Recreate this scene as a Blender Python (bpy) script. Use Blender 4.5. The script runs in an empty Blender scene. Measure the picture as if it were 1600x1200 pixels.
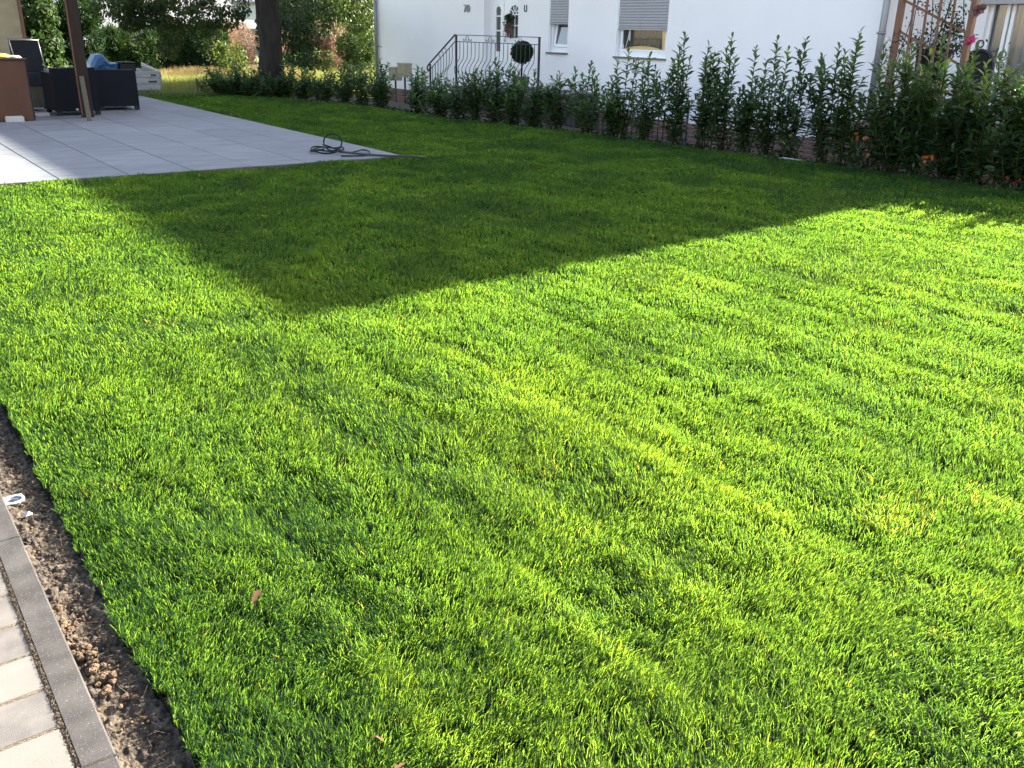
import bpy, math, random
import numpy as np
from mathutils import Vector, Matrix
R_=random.Random(7); NR=np.random.default_rng(11)
sc=bpy.context.scene; COL=sc.collection
# ------------------------------------------------------------------ camera, world, sun, exposure
H=1.35
PITCH,ROLL,YAW,FPX=.3782,.0237,.655,1380.
Fv=np.array([math.sin(YAW)*math.cos(PITCH),math.cos(YAW)*math.cos(PITCH),-math.sin(PITCH)])
Rv=np.array([math.cos(YAW),-math.sin(YAW),0.]); Uv=np.cross(Rv,Fv)
Rr=math.cos(ROLL)*Rv+math.sin(ROLL)*Uv; Ur=-math.sin(ROLL)*Rv+math.cos(ROLL)*Uv
cam=bpy.data.cameras.new('camera'); co=bpy.data.objects.new('camera',cam); COL.objects.link(co)
cam.sensor_width=36; cam.lens=FPX/1600*36; cam.clip_start=.05; cam.clip_end=2000
M=Matrix.Identity(4)
for i in range(3): M[i][0]=Rr[i]; M[i][1]=Ur[i]; M[i][2]=-Fv[i]
M[0][3]=0; M[1][3]=0; M[2][3]=H
co.matrix_world=M; sc.camera=co
sc.render.resolution_x=1024; sc.render.resolution_y=768
SUN_EL=math.radians(26.3); SUN_T=.06     # sun stands over +X, a little towards +Y
w=bpy.data.worlds.new('World'); sc.world=w; w.use_nodes=True
nt=w.node_tree; bg=nt.nodes['Background']; sky=nt.nodes.new('ShaderNodeTexSky')
sky.sky_type='NISHITA'; sky.sun_disc=False; sky.sun_elevation=SUN_EL; sky.sun_rotation=math.radians(87)
sky.dust_density=1.2; sky.ozone_density=1.0
tm=nt.nodes.new('ShaderNodeVectorMath'); tm.operation='MULTIPLY'; tm.inputs[1].default_value=(1.20,1.0,.88)   # slightly hazy, less blue sky
nt.links.new(sky.outputs[0],tm.inputs[0]); nt.links.new(tm.outputs[0],bg.inputs[0]); bg.inputs[1].default_value=.10
sd=Vector((math.cos(SUN_EL),math.cos(SUN_EL)*SUN_T,math.sin(SUN_EL)))
sl=bpy.data.lights.new('sun','SUN'); sl.energy=5.0; sl.angle=math.radians(.5); sl.color=(1,.92,.76)
so=bpy.data.objects.new('sun',sl); COL.objects.link(so); so.rotation_euler=sd.to_track_quat('Z','Y').to_euler()
sc.view_settings.view_transform='Standard'; sc.view_settings.look='None'
sc.view_settings.exposure=2.72; sc.view_settings.gamma=1
sc.cycles.max_bounces=8; sc.cycles.diffuse_bounces=3; sc.cycles.transparent_max_bounces=8
# ------------------------------------------------------------------ photo geometry -> world
def ray(x,y): return Fv*FPX+Rr*(x-800)-Ur*(y-600)
def gnd(x,y,z=0.):
    d=ray(x,y); t=(z-H)/d[2]; return float(d[0]*t),float(d[1]*t)
def onX(x,y,X): d=ray(x,y); t=X/d[0]; return float(d[1]*t),float(H+d[2]*t)
def onY(x,y,Y): d=ray(x,y); t=Y/d[1]; return float(d[0]*t),float(H+d[2]*t)
# ------------------------------------------------------------------ noise
def _h(i,j,s):
    n=(i.astype(np.int64)*374761393+j.astype(np.int64)*668265263+s*1442695041)&0xffffffff
    n=((n^(n>>13))*1274126177)&0xffffffff
    return ((n^(n>>16))&0xffff)/65535.
def vnoise(x,y,s=0):
    x=np.asarray(x,float);y=np.asarray(y,float)
    i=np.floor(x);j=np.floor(y);u=x-i;v=y-j;u=u*u*(3-2*u);v=v*v*(3-2*v)
    return (_h(i,j,s)*(1-u)+_h(i+1,j,s)*u)*(1-v)+(_h(i,j+1,s)*(1-u)+_h(i+1,j+1,s)*u)*v
def fbm(x,y,s=0,o=3):
    r=0;a=.5
    for k in range(o): r=r+a*vnoise(x*2**k,y*2**k,s+k); a/=2
    return r/(1-.5**o)
# ------------------------------------------------------------------ materials
def mat(name,col,rough=.7,metal=0,spec=.5,var=None,scale=8,bump=0,bscale=40,trans=None,stretch=None,detail=4,coords='Object'):
    m=bpy.data.materials.new(name); m.use_nodes=True; n=m.node_tree.nodes; l=m.node_tree.links
    b=n['Principled BSDF']; b.inputs['Base Color'].default_value=(*col,1); b.inputs['Roughness'].default_value=rough
    b.inputs['Metallic'].default_value=metal; b.inputs['Specular IOR Level'].default_value=spec
    tc=n.new('ShaderNodeTexCoord'); mp=n.new('ShaderNodeMapping'); l.new(tc.outputs[coords],mp.inputs[0])
    if stretch: mp.inputs['Scale'].default_value=stretch
    if var is not None:
        t=n.new('ShaderNodeTexNoise'); t.inputs['Scale'].default_value=scale; t.inputs['Detail'].default_value=detail
        l.new(mp.outputs[0],t.inputs[0]); r=n.new('ShaderNodeValToRGB')
        r.color_ramp.elements[0].position=.32; r.color_ramp.elements[1].position=.68
        r.color_ramp.elements[0].color=(*col,1); r.color_ramp.elements[1].color=(*var,1)
        l.new(t.outputs[0],r.inputs[0]); l.new(r.outputs[0],b.inputs['Base Color'])
    if bump:
        t2=n.new('ShaderNodeTexNoise'); t2.inputs['Scale'].default_value=bscale; t2.inputs['Detail'].default_value=6
        l.new(mp.outputs[0],t2.inputs[0]); bp=n.new('ShaderNodeBump'); bp.inputs['Strength'].default_value=bump
        bp.inputs['Distance'].default_value=.01; l.new(t2.outputs[0],bp.inputs['Height']); l.new(bp.outputs[0],b.inputs['Normal'])
    return m
def leafmat(name,stops,tr=.4,trgain=1.6,rough=.45,spec=.4,tint=(1.15,1.1,.5)):
    """stops: [(pos,(r,g,b))] over the per-leaf attribute v; translucent blades and leaves"""
    m=bpy.data.materials.new(name); m.use_nodes=True; n=m.node_tree.nodes; l=m.node_tree.links
    b=n['Principled BSDF']; out=n['Material Output']; b.inputs['Roughness'].default_value=rough
    b.inputs['Specular IOR Level'].default_value=spec
    a=n.new('ShaderNodeAttribute'); a.attribute_name='v'
    r=n.new('ShaderNodeValToRGB'); el=r.color_ramp.elements
    while len(el)<len(stops): el.new(.5)
    for e,(p,c) in zip(el,stops): e.position=p; e.color=(*c,1)
    l.new(a.outputs['Fac'],r.inputs[0]); l.new(r.outputs[0],b.inputs['Base Color'])
    t=n.new('ShaderNodeBsdfTranslucent'); mu=n.new('ShaderNodeVectorMath'); mu.operation='MULTIPLY'
    mu.inputs[1].default_value=[trgain*q for q in tint]; l.new(r.outputs[0],mu.inputs[0]); l.new(mu.outputs[0],t.inputs[0])
    mx=n.new('ShaderNodeMixShader'); mx.inputs[0].default_value=tr
    l.new(b.outputs[0],mx.inputs[1]); l.new(t.outputs[0],mx.inputs[2]); l.new(mx.outputs[0],out.inputs[0])
    return m
Mt={}
Mt['grass']=leafmat('grass_blades',[(0,(.006,.020,.017)),(.35,(.012,.038,.024)),(.7,(.028,.066,.031)),(.9,(.048,.090,.032)),(1,(.11,.11,.08))],tr=.62,trgain=4.5,rough=.7,spec=.06,tint=(1.80,1.27,.20))
Mt['meadow']=leafmat('meadow_grass',[(0,(.08,.12,.035)),(.5,(.16,.19,.06)),(1,(.27,.23,.13))],tr=.4,rough=.6)
Mt['tan']=leafmat('dry_stalks',[(0,(.16,.12,.08)),(1,(.28,.22,.15))],tr=.3,rough=.7)
Mt['laurel']=leafmat('laurel_leaves',[(0,(.018,.042,.020)),(.6,(.036,.076,.028)),(.9,(.065,.115,.036)),(1,(.09,.14,.035))],tr=.42,trgain=2.8,rough=.28,spec=.5)
Mt['oak']=leafmat('oak_leaves',[(0,(.010,.024,.009)),(.6,(.026,.052,.013)),(1,(.065,.095,.018))],tr=.38,rough=.5)
Mt['deadleaf']=leafmat('dead_leaf',[(0,(.10,.055,.03)),(1,(.17,.10,.055))],tr=.3,trgain=1.2,rough=.8,spec=.1,tint=(1,.9,.7))
Mt['thuja']=leafmat('conifer_needles',[(0,(.008,.024,.011)),(.6,(.017,.042,.015)),(1,(.045,.08,.022))],tr=.15,rough=.85,spec=.08)
Mt['ivy']=leafmat('ivy_leaves',[(0,(.018,.042,.014)),(.6,(.035,.07,.022)),(1,(.08,.12,.035))],tr=.25,rough=.6,spec=.15)
Mt['brownleaf']=leafmat('russet_twigs',[(0,(.11,.07,.05)),(.6,(.19,.125,.08)),(1,(.29,.21,.145))],tr=.25,rough=.7,tint=(1,.9,.8))
Mt['limeleaf']=leafmat('lime_leaves',[(0,(.035,.06,.015)),(1,(.09,.13,.025))],tr=.4,rough=.5)
Mt['boxwood']=leafmat('box_leaves',[(0,(.010,.026,.009)),(1,(.026,.055,.014))],tr=.2,rough=.8,spec=.1)
Mt['rose']=leafmat('rose_leaves',[(0,(.014,.032,.014)),(1,(.035,.062,.02))],tr=.25,rough=.4)
Mt['bark']=mat('bark',(.019,.017,.015),.95,spec=.1,var=(.038,.033,.029),scale=9,bump=1,bscale=25,stretch=(1,1,.25))
Mt['stem']=mat('green_brown_stems',(.04,.035,.018),.8,spec=.1,var=(.025,.035,.012),scale=20)
Mt['render']=mat('white_render',(.83,.81,.83),.95,var=(.80,.785,.805),scale=1.3,bump=.25,bscale=180)
Mt['plinth']=mat('dark_plinth_render',(.085,.066,.066),.9,var=(.065,.053,.053),scale=3,bump=.4,bscale=90)
Mt['roof']=mat('clay_roof_tiles',(.22,.09,.05),.8,var=(.16,.06,.04),scale=6,bump=.6,bscale=12)
Mt['pvc']=mat('white_plastic_frame',(.82,.83,.85),.35,var=(.79,.80,.82),scale=3)
Mt['shut']=mat('grey_shutter_slats',(.36,.355,.375),.45,var=(.335,.33,.35),scale=5)
Mt['sill']=mat('grey_stone_sill',(.16,.15,.15),.7,var=(.13,.12,.12),scale=14,bump=.2)
Mt['zinc']=mat('zinc_pipe',(.26,.27,.28),.42,metal=.4,var=(.20,.21,.225),scale=6,stretch=(1,1,.3))
Mt['iron']=mat('dark_wrought_iron',(.030,.032,.042),.45,metal=.4,var=(.045,.045,.055),scale=30)
Mt['glass']=mat('window_glass',(.03,.035,.04),.04,spec=.9)
Mt['chrome']=mat('brushed_steel',(.5,.51,.54),.3,metal=.9,var=(.42,.43,.46),scale=20)
Mt['wood']=mat('brown_stained_timber',(.028,.017,.012),.7,spec=.2,var=(.019,.012,.009),scale=7,stretch=(4,4,.25),bump=.3,bscale=30)
Mt['wood_o']=mat('orange_stained_timber',(.19,.085,.045),.65,var=(.12,.06,.036),scale=8,stretch=(5,5,.3),bump=.25,bscale=30)
Mt['wood_g']=mat('weathered_grey_wood',(.10,.085,.06),.85,var=(.06,.052,.04),scale=9,stretch=(5,5,.4),bump=.4,bscale=40)
Mt['cabinet']=mat('reddish_brown_panel',(.092,.043,.026),.6,spec=.2,var=(.076,.034,.021),scale=5,stretch=(1,1,.15))
Mt['dark']=mat('charcoal_plastic',(.010,.011,.015),.6,spec=.25,var=(.014,.016,.021),scale=12,bump=.15,bscale=60)
def rattan():
    m=mat('charcoal_woven_rattan',(.006,.008,.0125),.7,spec=.2)
    n=m.node_tree.nodes;l=m.node_tree.links;tc=n['Texture Coordinate'] if 'Texture Coordinate' in n else n.new('ShaderNodeTexCoord')
    wv=n.new('ShaderNodeTexWave'); wv.wave_type='BANDS'; wv.bands_direction='Z'; wv.inputs['Scale'].default_value=22; wv.inputs['Distortion'].default_value=.6
    l.new(tc.outputs['Object'],wv.inputs[0]); bp=n.new('ShaderNodeBump'); bp.inputs['Strength'].default_value=.7; bp.inputs['Distance'].default_value=.008
    l.new(wv.outputs['Fac'],bp.inputs['Height']); l.new(bp.outputs[0],n['Principled BSDF'].inputs['Normal']); return m
Mt['rattan']=rattan()
Mt['wallbeige']=mat('beige_board',(.36,.31,.21),.85,var=(.27,.225,.145),scale=3.2,bump=.2,stretch=(.6,.6,2.6),detail=5)
Mt['blue']=mat('blue_tarpaulin',(.03,.11,.24),.45,var=(.02,.07,.17),scale=5)
Mt['yellow']=mat('yellow_plastic',(.62,.40,.06),.5,var=(.55,.34,.05),scale=4)
Mt['offwhite']=mat('off_white_plastic',(.42,.40,.375),.6,var=(.35,.33,.31),scale=12)
Mt['trailer']=mat('worn_white_planks',(.36,.36,.36),.7,var=(.24,.235,.22),scale=6,stretch=(.4,1,3),bump=.2)
Mt['brass']=mat('beige_letterbox_metal',(.30,.27,.185),.5,var=(.26,.23,.155),scale=10)
Mt['hose']=mat('dark_green_hose',(.008,.014,.013),.6,spec=.2,var=(.012,.02,.018),scale=30)
Mt['grey']=mat('grey_hose_pipe',(.05,.05,.052),.6,spec=.2,var=(.04,.04,.042),scale=30)
Mt['curtain']=mat('brown_lace_curtain',(.085,.075,.066),.9,var=(.05,.043,.037),scale=24,stretch=(1,1,.25))
Mt['curtain_g']=mat('grey_net_curtain',(.20,.205,.225),.9,var=(.14,.14,.16),scale=9,stretch=(1,1,.12))
Mt['yellow_board']=mat('warm_yellow_board',(.75,.56,.27),.8,var=(.68,.49,.22),scale=5)  # warm glow of the lit interior is put into this colour
def brick():
    m=bpy.data.materials.new('red_brick_plinth'); m.use_nodes=True; n=m.node_tree.nodes;l=m.node_tree.links;b=n['Principled BSDF']
    tc=n.new('ShaderNodeTexCoord'); sp=n.new('ShaderNodeSeparateXYZ'); cb=n.new('ShaderNodeCombineXYZ')
    l.new(tc.outputs['Object'],sp.inputs[0]); ad=n.new('ShaderNodeMath'); ad.operation='ADD'; l.new(sp.outputs[0],ad.inputs[0]); l.new(sp.outputs[1],ad.inputs[1])
    l.new(ad.outputs[0],cb.inputs[0]); l.new(sp.outputs[2],cb.inputs[1])
    t=n.new('ShaderNodeTexBrick'); t.inputs['Scale'].default_value=1; t.inputs['Brick Width'].default_value=.25; t.inputs['Row Height'].default_value=.075
    t.inputs['Mortar Size'].default_value=.012; t.inputs['Color1'].default_value=(.20,.075,.052,1); t.inputs['Color2'].default_value=(.13,.055,.042,1); t.inputs['Mortar'].default_value=(.18,.155,.135,1)
    l.new(cb.outputs[0],t.inputs[0]); l.new(t.outputs[0],b.inputs['Base Color']); b.inputs['Roughness'].default_value=.9; return m
Mt['brick']=brick()
def slabmat():
    m=mat('grey_concrete_slabs',(.150,.164,.180),.7,spec=.25,var=(.205,.222,.240),scale=2.2,stretch=(1.0,3.4,1),bump=.12,bscale=120)
    n=m.node_tree.nodes;l=m.node_tree.links; a=n.new('ShaderNodeAttribute'); a.attribute_name='v'
    b=n['Principled BSDF']; src=b.inputs['Base Color'].links[0].from_socket
    mx=n.new('ShaderNodeMix'); mx.data_type='RGBA'; mx.blend_type='MULTIPLY'; mx.inputs[0].default_value=1
    mr=n.new('ShaderNodeMapRange'); mr.inputs[3].default_value=.86; mr.inputs[4].default_value=1.06; l.new(a.outputs['Fac'],mr.inputs[0])
    l.new(src,mx.inputs[6]); l.new(mr.outputs[0],mx.inputs[7]); l.new(mx.outputs[2],b.inputs['Base Color']); return m
Mt['slab']=slabmat()
def pavermat(name,c1,c2,c3):
    m=mat(name,c1,.95,spec=.15,var=c2,scale=11,bump=.35,bscale=700,detail=9)
    n=m.node_tree.nodes;l=m.node_tree.links; a=n.new('ShaderNodeAttribute'); a.attribute_name='v'
    b=n['Principled BSDF']; src=b.inputs['Base Color'].links[0].from_socket
    mx=n.new('ShaderNodeMix'); mx.data_type='RGBA'; l.new(a.outputs['Fac'],mx.inputs[0]); l.new(src,mx.inputs[6]); mx.inputs[7].default_value=(*c3,1)
    s=n.new('ShaderNodeTexNoise'); s.inputs['Scale'].default_value=420; tc=n.new('ShaderNodeTexCoord'); l.new(tc.outputs['Object'],s.inputs[0])
    r=n.new('ShaderNodeValToRGB'); r.color_ramp.elements[0].position=.66; r.color_ramp.elements[1].position=.72
    l.new(s.outputs[0],r.inputs[0]); m2=n.new('ShaderNodeMix'); m2.data_type='RGBA'; l.new(r.outputs[0],m2.inputs[0])
    l.new(mx.outputs[2],m2.inputs[6]); m2.inputs[7].default_value=(.26,.245,.225,1); l.new(m2.outputs[2],b.inputs['Base Color']); return m
Mt['paver']=pavermat('mottled_pavers',(.090,.085,.082),(.165,.154,.147),(.20,.185,.168))
Mt['kerb']=pavermat('grey_kerb_concrete',(.036,.034,.034),(.082,.078,.076),(.080,.077,.075))
Mt['sand']=mat('joint_sand',(.19,.15,.10),.95,var=(.07,.05,.035),scale=120,bump=1,bscale=300)
Mt['soil']=mat('dry_soil',(.006,.0046,.0036),.95,var=(.112,.085,.062),scale=60,bump=1,bscale=140,detail=8)
Mt['clod']=mat('clay_clods',(.06,.037,.02),.95,var=(.15,.095,.052),scale=40,bump=1,bscale=120)
Mt['turf']=mat('turf_soil',(.006,.009,.0035),.95,spec=.04,var=(.010,.018,.005),scale=30,bump=1,bscale=80)
Mt['petal_w']=mat('white_petals',(.75,.75,.78),.6); Mt['petal_p']=mat('dark_pink_petals',(.42,.03,.12),.6)
Mt['petal_o']=mat('orange_petals',(.50,.13,.015),.6); Mt['petal_r']=mat('red_petals',(.34,.015,.015),.6); Mt['petal_k']=mat('dusky_pink_petals',(.20,.11,.095),.8)
Mt['greywall']=mat('pale_grey_cladding',(.30,.36,.38),.7,var=(.27,.33,.35),scale=2)
Mt['darkroof']=mat('dark_roof_edge',(.14,.14,.15),.8,var=(.11,.11,.12),scale=4)
# ------------------------------------------------------------------ mesh helpers
def link(me,name,m,parent=None):
    o=bpy.data.objects.new(name,me); COL.objects.link(o)
    if m is not None: me.materials.append(Mt[m] if isinstance(m,str) else m)
    if parent is not None: o.parent=parent; o.matrix_parent_inverse=Matrix.Translation(-Vector(parent.location))
    return o
def npmesh(name,V,F3=None,F4=None,v=None,smooth=False):
    me=bpy.data.meshes.new(name); V=np.ascontiguousarray(V,dtype=np.float32)
    me.vertices.add(len(V)); me.vertices.foreach_set('co',V.ravel())
    parts=[];starts=[];tot=0
    for F in (F3,F4):
        if F is not None and len(F):
            k=F.shape[1]; parts.append(F.ravel()); starts.append(tot+np.arange(len(F))*k); tot+=F.size
    L=np.concatenate(parts).astype(np.int32); S=np.concatenate(starts).astype(np.int32)
    me.loops.add(len(L)); me.loops.foreach_set('vertex_index',L); me.polygons.add(len(S)); me.polygons.foreach_set('loop_start',S)
    if v is not None: a=me.attributes.new('v','FLOAT','POINT'); a.data.foreach_set('value',np.ascontiguousarray(v,dtype=np.float32))
    if smooth: me.polygons.foreach_set('use_smooth',np.ones(len(S),dtype=bool))
    me.update(calc_edges=True); return me
class MB:
    def __init__(s): s.V=[];s.F=[];s.a=[];s.sm=[]
    def add(s,vs,fs,v=0.,smooth=False):
        k=len(s.V); s.V+=[tuple(p) for p in vs]; s.F+=[tuple(i+k for i in f) for f in fs]; s.a+=[v]*len(vs); s.sm+=[smooth]*len(fs)
    def box(s,x0,x1,y0,y1,z0,z1,v=0.,bev=0.):
        if x1<x0:x0,x1=x1,x0
        if y1<y0:y0,y1=y1,y0
        if bev<=0:
            s.add([(x0,y0,z0),(x1,y0,z0),(x1,y1,z0),(x0,y1,z0),(x0,y0,z1),(x1,y0,z1),(x1,y1,z1),(x0,y1,z1)],
              [(0,3,2,1),(4,5,6,7),(0,1,5,4),(1,2,6,5),(2,3,7,6),(3,0,4,7)],v)
        else:
            b=bev;A=[(x0,y0),(x1,y0),(x1,y1),(x0,y1)];B=[(x0+b,y0+b),(x1-b,y0+b),(x1-b,y1-b),(x0+b,y1-b)]
            vs=[(*p,z0) for p in A]+[(*p,z1-b) for p in A]+[(*p,z1) for p in B]
            fs=[(0,3,2,1)]+[(i,(i+1)%4,4+(i+1)%4,4+i) for i in range(4)]+[(4+i,4+(i+1)%4,8+(i+1)%4,8+i) for i in range(4)]+[(8,9,10,11)]
            s.add(vs,fs,v)
        return s
    def obox(s,c,ax,ay,az,hx,hy,hz,v=0.):
        c=Vector(c);ax=Vector(ax).normalized()*hx;ay=Vector(ay).normalized()*hy;az=Vector(az).normalized()*hz
        P=[c+i*ax+j*ay+k*az for k in (-1,1) for j in (-1,1) for i in (-1,1)]
        s.add(P,[(0,2,3,1),(4,5,7,6),(0,1,5,4),(1,3,7,5),(3,2,6,7),(2,0,4,6)],v); return s
    def tube(s,pts,r,n=8,closed=False,cap=True,v=0.):
        pts=[Vector(p) for p in pts]; N=len(pts); rr=r if isinstance(r,(list,tuple)) else [r]*N; rings=[]
        up=None
        for i,p in enumerate(pts):
            a=pts[(i-1)%N] if (closed or i>0) else pts[i]; b=pts[(i+1)%N] if (closed or i<N-1) else pts[i]
            t=(b-a); t=t.normalized() if t.length>1e-9 else Vector((0,0,1))
            if up is None: up=Vector((0,0,1)) if abs(t.z)<.9 else Vector((1,0,0))
            u=(up-t*up.dot(t)); u=u.normalized() if u.length>1e-6 else t.orthogonal().normalized(); w_=t.cross(u); up=u
            rings+=[p+(u*math.cos(2*math.pi*k/n)+w_*math.sin(2*math.pi*k/n))*rr[i] for k in range(n)]
        fs=[]
        for i in range(N if closed else N-1):
            j=(i+1)%N
            fs+=[(i*n+k,i*n+(k+1)%n,j*n+(k+1)%n,j*n+k) for k in range(n)]
        if cap and not closed: fs+=[tuple(range(n-1,-1,-1)),tuple((N-1)*n+k for k in range(n))]
        s.add(rings,fs,v,True); return s
    def lathe(s,c,prof,n=20,axis='z',v=0.):
        c=Vector(c); vs=[]
        for r,z in prof:
            for k in range(n):
                a=2*math.pi*k/n; q=(r*math.cos(a),r*math.sin(a),z)
                if axis=='x': q=(z,q[0],q[1])
                if axis=='y': q=(q[0],z,q[1])
                vs.append(c+Vector(q))
        fs=[(i*n+k,i*n+(k+1)%n,(i+1)*n+(k+1)%n,(i+1)*n+k) for i in range(len(prof)-1) for k in range(n)]
        s.add(vs,fs,v,True); return s
    def build(s,name,m,parent=None):
        me=bpy.data.meshes.new(name); me.from_pydata(s.V,[],s.F); 
        a=me.attributes.new('v','FLOAT','POINT'); a.data.foreach_set('value',s.a)
        me.polygons.foreach_set('use_smooth',s.sm); me.update()
        return link(me,name,m,parent)
def tag(o,label=None,cat=None,group=None,kind=None):
    if label:o['label']=label
    if cat:o['category']=cat
    if group:o['group']=group
    if kind:o['kind']=kind
    return o
def empty(name,loc,label,cat,group=None):
    o=bpy.data.objects.new(name,None); COL.objects.link(o); o.location=loc; o.empty_display_size=.1
    return tag(o,label,cat,group)
# leaf templates: (along, across, up)
T_DIAMOND=(np.array([(0,0,0),(.45,.5,.14),(1,0,-.08),(.45,-.5,.14)]),np.array([(0,3,2),(0,2,1)]),None)
T_LAUREL=(np.array([(0,0,0),(.3,0,-.02),(.3,.36,.07),(.3,-.36,.07),(.68,0,-.11),(.68,.48,-.03),(.68,-.48,-.03),(1,0,-.26)]),
   np.array([(0,3,1),(0,1,2),(4,6,7),(4,7,5)]),np.array([(1,3,6,4),(1,4,5,2)]))
T_LOBE=(np.array([(0,0,0),(.25,.30,.05),(.5,.22,.02),(.62,.5,.1),(1,0,-.05),(.62,-.5,.1),(.5,-.22,.02),(.25,-.30,.05),(.5,0,-.03)]),
   np.array([(0,8,1),(1,8,2),(2,8,3),(3,8,4),(4,8,5),(5,8,6),(6,8,7),(7,8,0)]),None)
T_SLIVER=(np.array([(0,-.35,0),(0,.35,0),(1,.12,.0),(1,-.12,0)]),None,np.array([(0,1,2,3)]))
def leaves(P,D,Nn,L,W,tmpl,v):
    P=np.asarray(P,float);D=np.asarray(D,float);Nn=np.asarray(Nn,float)
    D=D/np.linalg.norm(D,axis=1,keepdims=True); S=np.cross(Nn,D); S/=np.linalg.norm(S,axis=1,keepdims=True)+1e-9; U=np.cross(D,S)
    t,f3,f4=tmpl; k=len(t)
    V=P[:,None,:]+D[:,None,:]*(t[None,:,0:1]*L[:,None,None])+S[:,None,:]*(t[None,:,1:2]*W[:,None,None])+U[:,None,:]*(t[None,:,2:3]*L[:,None,None])
    off=(np.arange(len(P))*k)[:,None,None]
    F3=(f3[None]+off).reshape(-1,3) if f3 is not None else None
    F4=(f4[None]+off).reshape(-1,4) if f4 is not None else None
    return V.reshape(-1,3),F3,F4,np.repeat(v,k)
def leafobj(name,m,parent,P,D,Nn,L,W,tmpl,v,smooth=False):
    V,F3,F4,a=leaves(P,D,Nn,L,W,tmpl,v); me=npmesh(name,V,F3,F4,a,smooth); return link(me,name,m,parent)
def rdir(n): d=NR.normal(size=(n,3)); return d/np.linalg.norm(d,axis=1,keepdims=True)
def blobs(spec,dens,L,flat=.55,droop=.3):
    """spec: list of (x,y,z,rx,ry,rz); leaves sit in the outer shell with gaps; returns P,D,N,len,v"""
    Ps=[];Ds=[];Ns=[];Ls=[];vs=[]
    for (x,y,z,rx,ry,rz) in spec:
        n=max(8,int(dens*(rx*ry+ry*rz+rx*rz)*4)); u=rdir(n); rad=NR.uniform(.45,1.08,n)**.6
        p=u*rad[:,None]
        q=p*np.array([rx,ry,rz])+np.array([x,y,z])
        keep=fbm(q[:,0]*2.2/(.3+L*4)+q[:,2]*1.3,q[:,2]*2.2/(.3+L*4)+q[:,1]*1.7,5)>.36
        q=q[keep];u=u[keep];n=len(q)
        d=u*.5+rdir(n)*.8+np.array([0,0,-droop]); nn=u*.6+rdir(n)*flat+np.array([0,0,.5])
        Ps.append(q);Ds.append(d);Ns.append(nn);Ls.append(L*NR.uniform(.6,1.3,n));
        vs.append(np.clip(NR.uniform(0,1,n)*.6+NR.uniform(0,.4),0,1))
    return [np.concatenate(a) for a in (Ps,Ds,Ns,Ls,vs)]
# ------------------------------------------------------------------ terrain & lawn outline
HX=[330,392,470,540,600,700,800,900,1000,1100,1200,1260,1400,1500,1600]; HYp=[149,152,157,163,172,186,198,208,222,234,246,255,275,288,303]
EDGE=[gnd(x,y) for x,y in zip(HX,HYp)]                      # far/right edge of the lawn
EY=np.array([p[1] for p in EDGE][::-1]); EX=np.array([p[0] for p in EDGE][::-1])
def edgeX(y):
    y=np.asarray(y,float); e=np.interp(y,EY,EX); return np.where(y<EY[0],EX[0]+(EY[0]-y)*.02,e)
PX,PY=5.24,8.93                                             # patio corner
YF=18.95
def in_lawn(x,y):
    lx=.335+.02*(vnoise(y*3.1,y*0+3,9)-.5)+.016*(vnoise(y*17,y*0,10)-.5)+.010*(vnoise(y*70,y*0,11)-.5)
    return (x>lx)&(x<edgeX(y)+.03*(vnoise(y*6,y*0,12)-.5))&(y<YF)&~((x<PX+.03)&(y>PY-.035))
def lawn_h(x,y):
    x=np.asarray(x,float);y=np.asarray(y,float)
    h=.016*(fbm(x*1.6,y*1.3,21)-.5)*2
    h=h+.026*(fbm(x*4.3,y*2.6,31)-.5)
    k=(x-.335)/.41; wob=.42*(vnoise(y*.9,np.floor(k+.5),41)-.5); s=np.abs(k+wob-np.round(k+wob))*.41
    h=h-.011*np.exp(-(s/.03)**2)*0
    for (xs_,y0,y1,w_,a_) in SEAMS: h=h-a_*(.25+.9*vnoise(y*1.6,y*0+xs_*9,79))*np.exp(-((x-xs_-.06*(vnoise(y*2.1,y*0+xs_*5,78)-.5))/w_)**2)*ss((y-y0)*3)*ss((y1-y)*3)
    for (xs_,y0,y1,w_) in RIDGES: h=h+.008*(.1+.9*vnoise(y*1.3,y*0+xs_*7,80))*np.exp(-((x-xs_-.06*(vnoise(y*2.1,y*0+xs_*5,78)-.5))/w_)**2)*ss((y-y0)*3)*ss((y1-y)*3)
    h=h+.005*np.cos(2*np.pi*(k+wob+.15))*(vnoise(y*.6,np.floor(k+.5)*3,43))+.022*(fbm(x*3.0+7,y*1.0,33)-.5)
    return h
RIDGES=[(.76+.41*k+.05*math.sin(k*2.3),.6,2.9+.35*k if k<6 else 4.6,.040+.004*k) for k in range(11)]
SEAMS=[(X_+.075,.7,b_,w_*.9,.011) for X_,a_,b_,w_ in RIDGES]+[(1.70,2.6,3.9,.03,.012)]
def ss(t): t=np.clip(t,0,1); return t*t*(3-2*t)
def terr(x,y):
    z=-.06-.70*ss((x-10.0)/.5)*(1-ss((y-24)/3))
    z=z+.25*(fbm(x*.3,y*.3,3)-.5)*ss((y-21)/4)
    return z
def gridmesh(name,xs,ys,zf,m,inside=None,v=None):
    X,Y=np.meshgrid(xs,ys,indexing='xy'); Z=zf(X,Y); nx=len(xs)
    V=np.stack([X,Y,Z],-1).reshape(-1,3); i,j=np.meshgrid(np.arange(nx-1),np.arange(len(ys)-1)); a=(j*nx+i).ravel()
    F=np.stack([a,a+1,a+nx+1,a+nx],1)
    if inside is not None:
        c=V[F].mean(1); F=F[inside(c[:,0],c[:,1])]; used=np.unique(F); mp=-np.ones(len(V),int); mp[used]=np.arange(len(used)); V=V[used];F=mp[F]
    return link(npmesh(name,V,None,F,smooth=True),name,m)
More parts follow.
